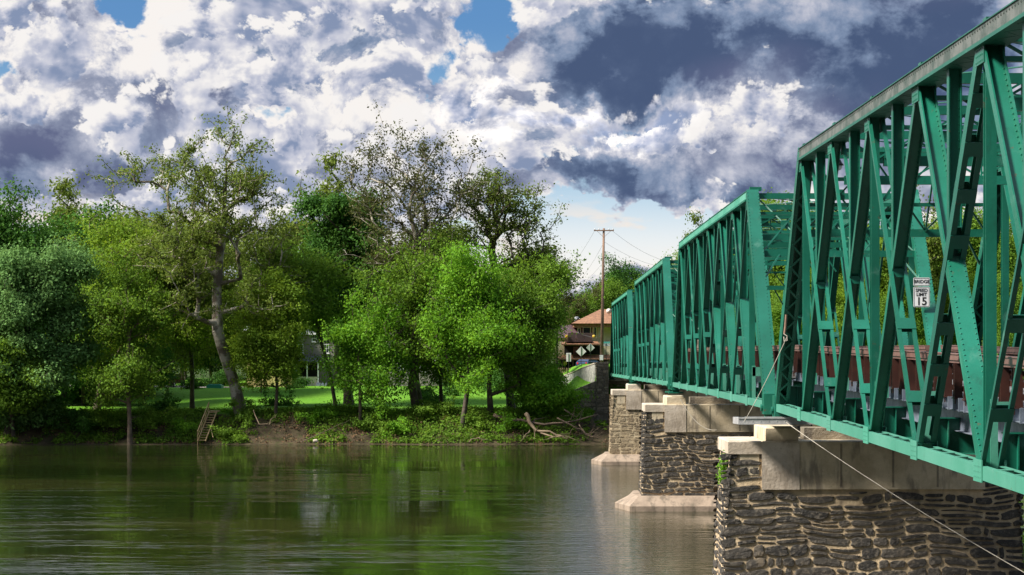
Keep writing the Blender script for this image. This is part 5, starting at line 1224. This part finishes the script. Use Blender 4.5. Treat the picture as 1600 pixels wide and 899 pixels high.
# ---------------------------------------------------------------- houses behind the trees
def house(x0, x1, ytop, yeave, ybase, Z, wallm, roofm, label, wins, ridge='x', porch=None, depth=9, chim=None, gable=False):
    s = Z / F; X0, X1 = (x0 - XV) * s, (x1 - XV) * s; g_ = float(gz((X0 + X1) / 2, Z)); z_ = lambda y: CZ + (HY - y) * s
    rt = empty('house', ((X0 + X1) / 2, Z + depth / 2, g_), label, 'house')
    MB().box(X0, X1, Z, Z + depth, g_ - .5, z_(yeave)).build('wall', wallm, rt)
    mb = MB(); o_ = .4; ze, zr = z_(yeave) + .003, z_(ytop)
    if gable:
        xm = (X0 + X1) / 2; mb.poly([(X0 - o_, Z - o_, ze), (X1 + o_, Z - o_, ze), (X1 + o_, Z + depth + o_, ze), (X0 - o_, Z + depth + o_, ze), (xm, Z - o_, zr), (xm, Z + depth + o_, zr)], [(0, 1, 4), (1, 2, 5, 4), (2, 3, 5), (3, 0, 4, 5), (3, 2, 1, 0)])
    else:
        ym = Z + depth / 2; mb.poly([(X0 - o_, Z - o_, ze), (X1 + o_, Z - o_, ze), (X1 + o_, Z + depth + o_, ze), (X0 - o_, Z + depth + o_, ze), (X0 - o_, ym, zr), (X1 + o_, ym, zr)], [(0, 1, 5, 4), (1, 2, 5), (2, 3, 4, 5), (3, 0, 4), (3, 2, 1, 0)])
    rf = mb.build('roof', roofm, rt)
    MB().box(X0 - o_ - .05, X1 + o_ + .05, Z - o_ - .08, Z - o_ - .003, ze - .18, ze + .06).build('gutter', M['white'], rf)
    if chim: cx = (chim - XV) * s; MB().box(cx - .45, cx + .45, Z + depth / 2 - .4, Z + depth / 2 + .4, zr - 1.0, zr + 1.2).build('chimney', M['brownstone'], rf)
    for (x, y, w, h) in wins:
        cx, cz_ = (x - XV) * s, z_(y); w2, h2 = w * s / 2, h * s / 2
        fr = MB().box(cx - w2 - .1, cx + w2 + .1, Z - .06, Z - .003, cz_ - h2 - .1, cz_ + h2 + .12).build('window', M['white'], rt)
        MB().box(cx - w2, cx + w2, Z - .075, Z - .061, cz_ - h2, cz_ + h2).build('pane', M['glass'], fr)
        MB().box(cx - w2, cx + w2, Z - .09, Z - .076, cz_ - .03, cz_ + .03).box(cx - .02, cx + .02, Z - .092, Z - .091, cz_ - h2, cz_ + h2).build('glazing_bar', M['white'], fr)
        MB().box(cx - w2 - .18, cx + w2 + .18, Z - .16, Z - .003, cz_ - h2 - .2, cz_ - h2 - .102).build('sill', M['white'], fr)
    if porch:
        a, b_, yt, yb = porch; A, B_ = (a - XV) * s, (b_ - XV) * s
        mb = MB(); mb.hexa([(A - .3, Z - 2.6, z_(yt) - .5), (B_ + .3, Z - 2.6, z_(yt) - .5), (B_ + .3, Z - .01, z_(yt) - .5), (A - .3, Z - .01, z_(yt) - .5), (A - .3, Z - 2.6, z_(yt) - .35), (B_ + .3, Z - 2.6, z_(yt) - .35), (B_ + .3, Z - .01, z_(yt) + .3), (A - .3, Z - .01, z_(yt) + .3)]); pr = mb.build('porch_roof', M['slroof'], rt)
        for q in (A, (A + B_) / 2, B_): MB().box(q - .08, q + .08, Z - 2.45, Z - 2.3, g_ - .2, z_(yt) - .501).build('porch_post', M['white'], rt)
        MB().box(A - .1, B_ + .1, Z - 2.5, Z - .01, g_ - .3, g_ + .35).build('porch_floor', M['conclt'], rt)
        MB().box(A + .1, B_ - .1, Z - 2.42, Z - 2.36, g_ + .36, g_ + 1.15).build('porch_balustrade', simple('cream_boards', (.6, .52, .42), (.5, .43, .34), .8), rt)
        MB().box(A + .2, B_ - .2, Z - .05, Z - .002, g_ + .4, z_(yt) - .7).build('porch_door', M['dim'], rt)
        for i in range(3): MB().box(B_ - .2 + .0, B_ + 1.2, Z - 3.3 + .28 * i, Z - 3.02 + .28 * i, g_ - .3, g_ + .12 * (i + 1)).build('porch_step', M['galv'], rt)
    return rt
M['slroof'] = simple('slate_grey_roof', (.13, .14, .16), (.08, .09, .10), .8, 2, .02)
M['greyw'] = simple('grey_clapboard', (.24, .215, .195), (.18, .165, .15), .85, .6)
M['yelw'] = simple('yellow_clapboard', (.42, .36, .13), (.33, .28, .10), .85, .6)
house(386, 456, 505, 516, 600, 266, M['yelw'], M['slroof'], 'yellow wooden house with white eaves, half hidden behind the slender young tree', [(400, 535, 7, 13), (420, 535, 7, 13), (441, 535, 7, 13), (400, 570, 7, 14), (441, 570, 7, 14)])
house(461, 522, 502, 521, 602, 270, M['greyw'], M['slroof'], 'grey-brown house with columned porch, between the yellow house and larger grey house', [(491, 529, 5, 8), (470, 545, 6, 12), (510, 545, 6, 12)], porch=(466, 500, 560, 600))
house(606, 696, 462, 482, 600, 262, M['greyw'], M['slroof'], 'large three-storey grey house with white-framed windows behind the ivy-clad trunk', [(626, 505, 6, 12), (650, 505, 6, 12), (668, 505, 6, 12), (626, 535, 6, 12), (662, 535, 6, 12), (683, 535, 6, 12), (626, 572, 7, 15), (660, 572, 7, 15), (680, 572, 7, 15)], chim=640, depth=11)
# low teal cover near the drive
tb = tag(MB().box(-41.6, -39.7, 252, 254, float(gz(-40.6, 253)) - .1, float(gz(-40.6, 253)) + .35).box(-41.4, -39.9, 252.2, 253.8, float(gz(-40.6, 253)) + .351, float(gz(-40.6, 253)) + .45).build('covered_sandbox', simple('teal_plastic', (.05, .33, .25), (.04, .26, .2), .5)), 'low teal covered box on the lawn left of the leaning trunk', 'box')

# ---------------------------------------------------------------- wooden steps down the bank
Zb, Zt = 201.6, 205.2
bl, br = P(309, 690, Zb), P(321, 690, Zb); tl, tr_ = P(327, 643, Zt), P(339, 643, Zt)
rt = empty('wooden_steps', (bl + br) / 2, 'steep pale wooden steps with one handrail, from lawn to water', 'steps')
for nm, (a, b_) in (('stringer', (bl, tl)), ('stringer', (br, tr_))): MB().beam(a, b_, .07, .22).build(nm, M['wood'], rt)
for i in range(12):
    t = (i + .5) / 12; a, b_ = bl.lerp(tl, t), br.lerp(tr_, t); MB().box(a.x + .03, b_.x - .03, a.y - .13, a.y + .13, a.z - .02, a.z + .03).build('tread', M['wood'], rt)
hb, ht = bl + Vector((-.03, 0, 1.0)), tl + Vector((-.03, 0, .95))
MB().beam(hb, ht, .07, .10).build('handrail', M['wood'], rt)
MB().beam(bl + Vector((-.03, 0, .5)), tl + Vector((-.03, 0, .45)), .04, .09).build('middle_rail', M['wood'], rt)
for t in (0.02, .35, .68, .99): a = bl.lerp(tl, t) + Vector((-.05, 0, -.5 if t < .1 else 0)); b_ = hb.lerp(ht, t); MB().beam(a, b_ + Vector((0, 0, .05)), .07, .07).build('handrail_post', M['wood'], rt)
MB().beam(br.lerp(tr_, .45), P(333, 684, 202.2), .06, .06).build('brace', M['wood'], rt)
MB().box(tl.x - .1, tr_.x + .15, tl.y, tl.y + 1.2, tl.z - .04, tl.z + .06).build('landing', M['wood'], rt)

# ---------------------------------------------------------------- driftwood at the foot of the wing wall
M['drift'] = simple('bleached_driftwood', (.27, .20, .13), (.15, .105, .065), .85, 2, .02)
M['driftdk'] = simple('wet_driftwood', (.16, .11, .075), (.08, .055, .04), .85, 2, .02)
def drift(name, pts, r, label, mat, seed, nbr=4, blen=1.6):
    rg = np.random.RandomState(seed); P_ = [np.array(P(p[0], p[1], p[2] - 1.7)) for p in pts]; P_ = [np.array([a[0], a[1], max(a[2], float(gz(a[0], a[1])) + .05, .05)]) for a in P_]; r = r * .75; rs = [r * (1 - .75 * i / (len(P_) - 1)) for i in range(len(P_))]
    rt = empty(name, tuple(P_[0]), label, 'driftwood', 'driftwood washed up beside the abutment')
    # smooth
    path, rr = [], []
    for i in range(len(P_) - 1):
        for j in range(3): t = j / 3; path.append(P_[i] * (1 - t) + P_[i + 1] * t + rg.normal(size=3) * .05); rr.append(rs[i] * (1 - t) + rs[i + 1] * t)
    path.append(P_[-1]); rr.append(rs[-1]); MB().tube([tuple(x) for x in path], rr, 8).build('log', mat, rt, True)
    for k in range(nbr):
        i = rg.randint(len(path) // 3, len(path) - 1); d = rg.normal(size=3) * np.array([1, .5, .7]); d /= np.linalg.norm(d); d[2] = abs(d[2]) * (1 if rg.rand() < .6 else -.4); L = blen * rg.uniform(.5, 1.2)
        q = [path[i]]
        for j in range(4): d = d + rg.normal(size=3) * .25; d /= np.linalg.norm(d); q.append(q[-1] + d * L / 4)
        q = [np.array([a[0], a[1], max(a[2], .05)]) for a in q]
        MB().tube([tuple(x) for x in q], [rr[i] * .55, rr[i] * .45, rr[i] * .35, rr[i] * .22, rr[i] * .1], 6).build('branch', mat, rt, True)
drift('driftwood_log', [(770, 648, 206), (800, 655, 205.5), (850, 663, 205), (890, 660, 205), (934, 648, 205.5)], .26, 'longest dark driftwood log lying level above the others', M['driftdk'], 1, 6, 2.2)
drift('driftwood_root', [(822, 645, 205.3), (828, 662, 204.8), (838, 673, 204.4), (860, 674, 204), (888, 688, 203.5)], .30, 'pale forked root stump reaching down to the water', M['drift'], 2, 6, 2.0)
drift('driftwood_branch', [(838, 673, 204.6), (866, 684, 203.6), (880, 680, 203.4), (905, 690, 203.2)], .13, 'pale crooked branch lying at the waterline', M['drift'], 3, 5, 1.6)
drift('driftwood_branch', [(828, 672, 204.6), (820, 682, 204), (814, 690, 203.6)], .10, 'short pale branch at the left foot of the root stump', M['drift'], 4, 3, 1.0)
drift('driftwood_branch', [(870, 655, 205), (893, 664, 204.6), (915, 676, 204.2), (935, 686, 204)], .10, 'thin grey branch slanting down before the stone wall', M['driftdk'], 5, 6, 1.8)
drift('driftwood_branch', [(905, 664, 205), (915, 680, 204.4), (930, 684, 204.2), (941, 682, 204.2)], .08, 'thin pale branch by the foot of the abutment', M['drift'], 6, 6, 1.6)
drift('driftwood_branch', [(880, 640, 206), (900, 652, 205.6), (912, 640, 205.6)], .07, 'small upturned branch under the bright green bush', M['drift'], 7, 5, 1.4)
drift('driftwood_branch', [(733, 690, 202.6), (747, 685, 203), (765, 688, 203)], .09, 'lone pale branch at the waterline left of the root stump', M['drift'], 8, 3, .8)
drift('fallen_branch', [(470, 690, 202.4), (520, 670, 203.6), (548, 655, 205)], .06, 'thin fallen branch on the bank between the young trees', M['driftdk'], 9, 4, 1.2)
drift('fallen_branch', [(395, 640, 206), (405, 664, 204.2), (420, 662, 204.2), (432, 648, 205.4)], .07, 'curved bare branch on the slope right of the sycamore foot', M['drift'], 10, 5, 1.2)
rg = np.random.RandomState(5)
mb = MB()
for i in range(260):
    x = rg.uniform(790, 940); y = rg.uniform(650, 690); Z_ = rg.uniform(203.4, 205.6); a = np.array(P(x, y, Z_)); g_ = float(gz(a[0], a[1])); a[2] = max(g_, 0) + rg.uniform(.02, .5)
    d = rg.normal(size=3) * np.array([1, .6, .35]); d /= np.linalg.norm(d); mb.tube([tuple(a), tuple(a + d * rg.uniform(.3, 1.1))], [.025, .01], 4, caps=False)
tag(mb.build('brushwood', M['driftdk']), kind='stuff')
# white stone at the waterline
def rock(x, y, Z, r, label, col, seed, nm='river_stone'):
    rg = np.random.RandomState(seed); c = P(x, y, Z); n1_, n2_ = 8, 6; v = []; f = []
    for i in range(n2_ + 1):
        for j in range(n1_): th = math.pi * i / n2_; ph = 2 * math.pi * j / n1_; k = r * rg.uniform(.8, 1.1); v.append((c.x + k * math.sin(th) * math.cos(ph) * 1.2, c.y + k * math.sin(th) * math.sin(ph), c.z + k * .8 * math.cos(th)))
    for i in range(n2_):
        for j in range(n1_): f.append((i * n1_ + j, i * n1_ + (j + 1) % n1_, (i + 1) * n1_ + (j + 1) % n1_, (i + 1) * n1_ + j))
    mb = MB(); mb.poly(v, f); tag(mb.build(nm, col), label, 'stone')
rock(493, 689, 201.6, .24, 'single pale stone at the waterline below the two young trees', M['conclt'], 1)
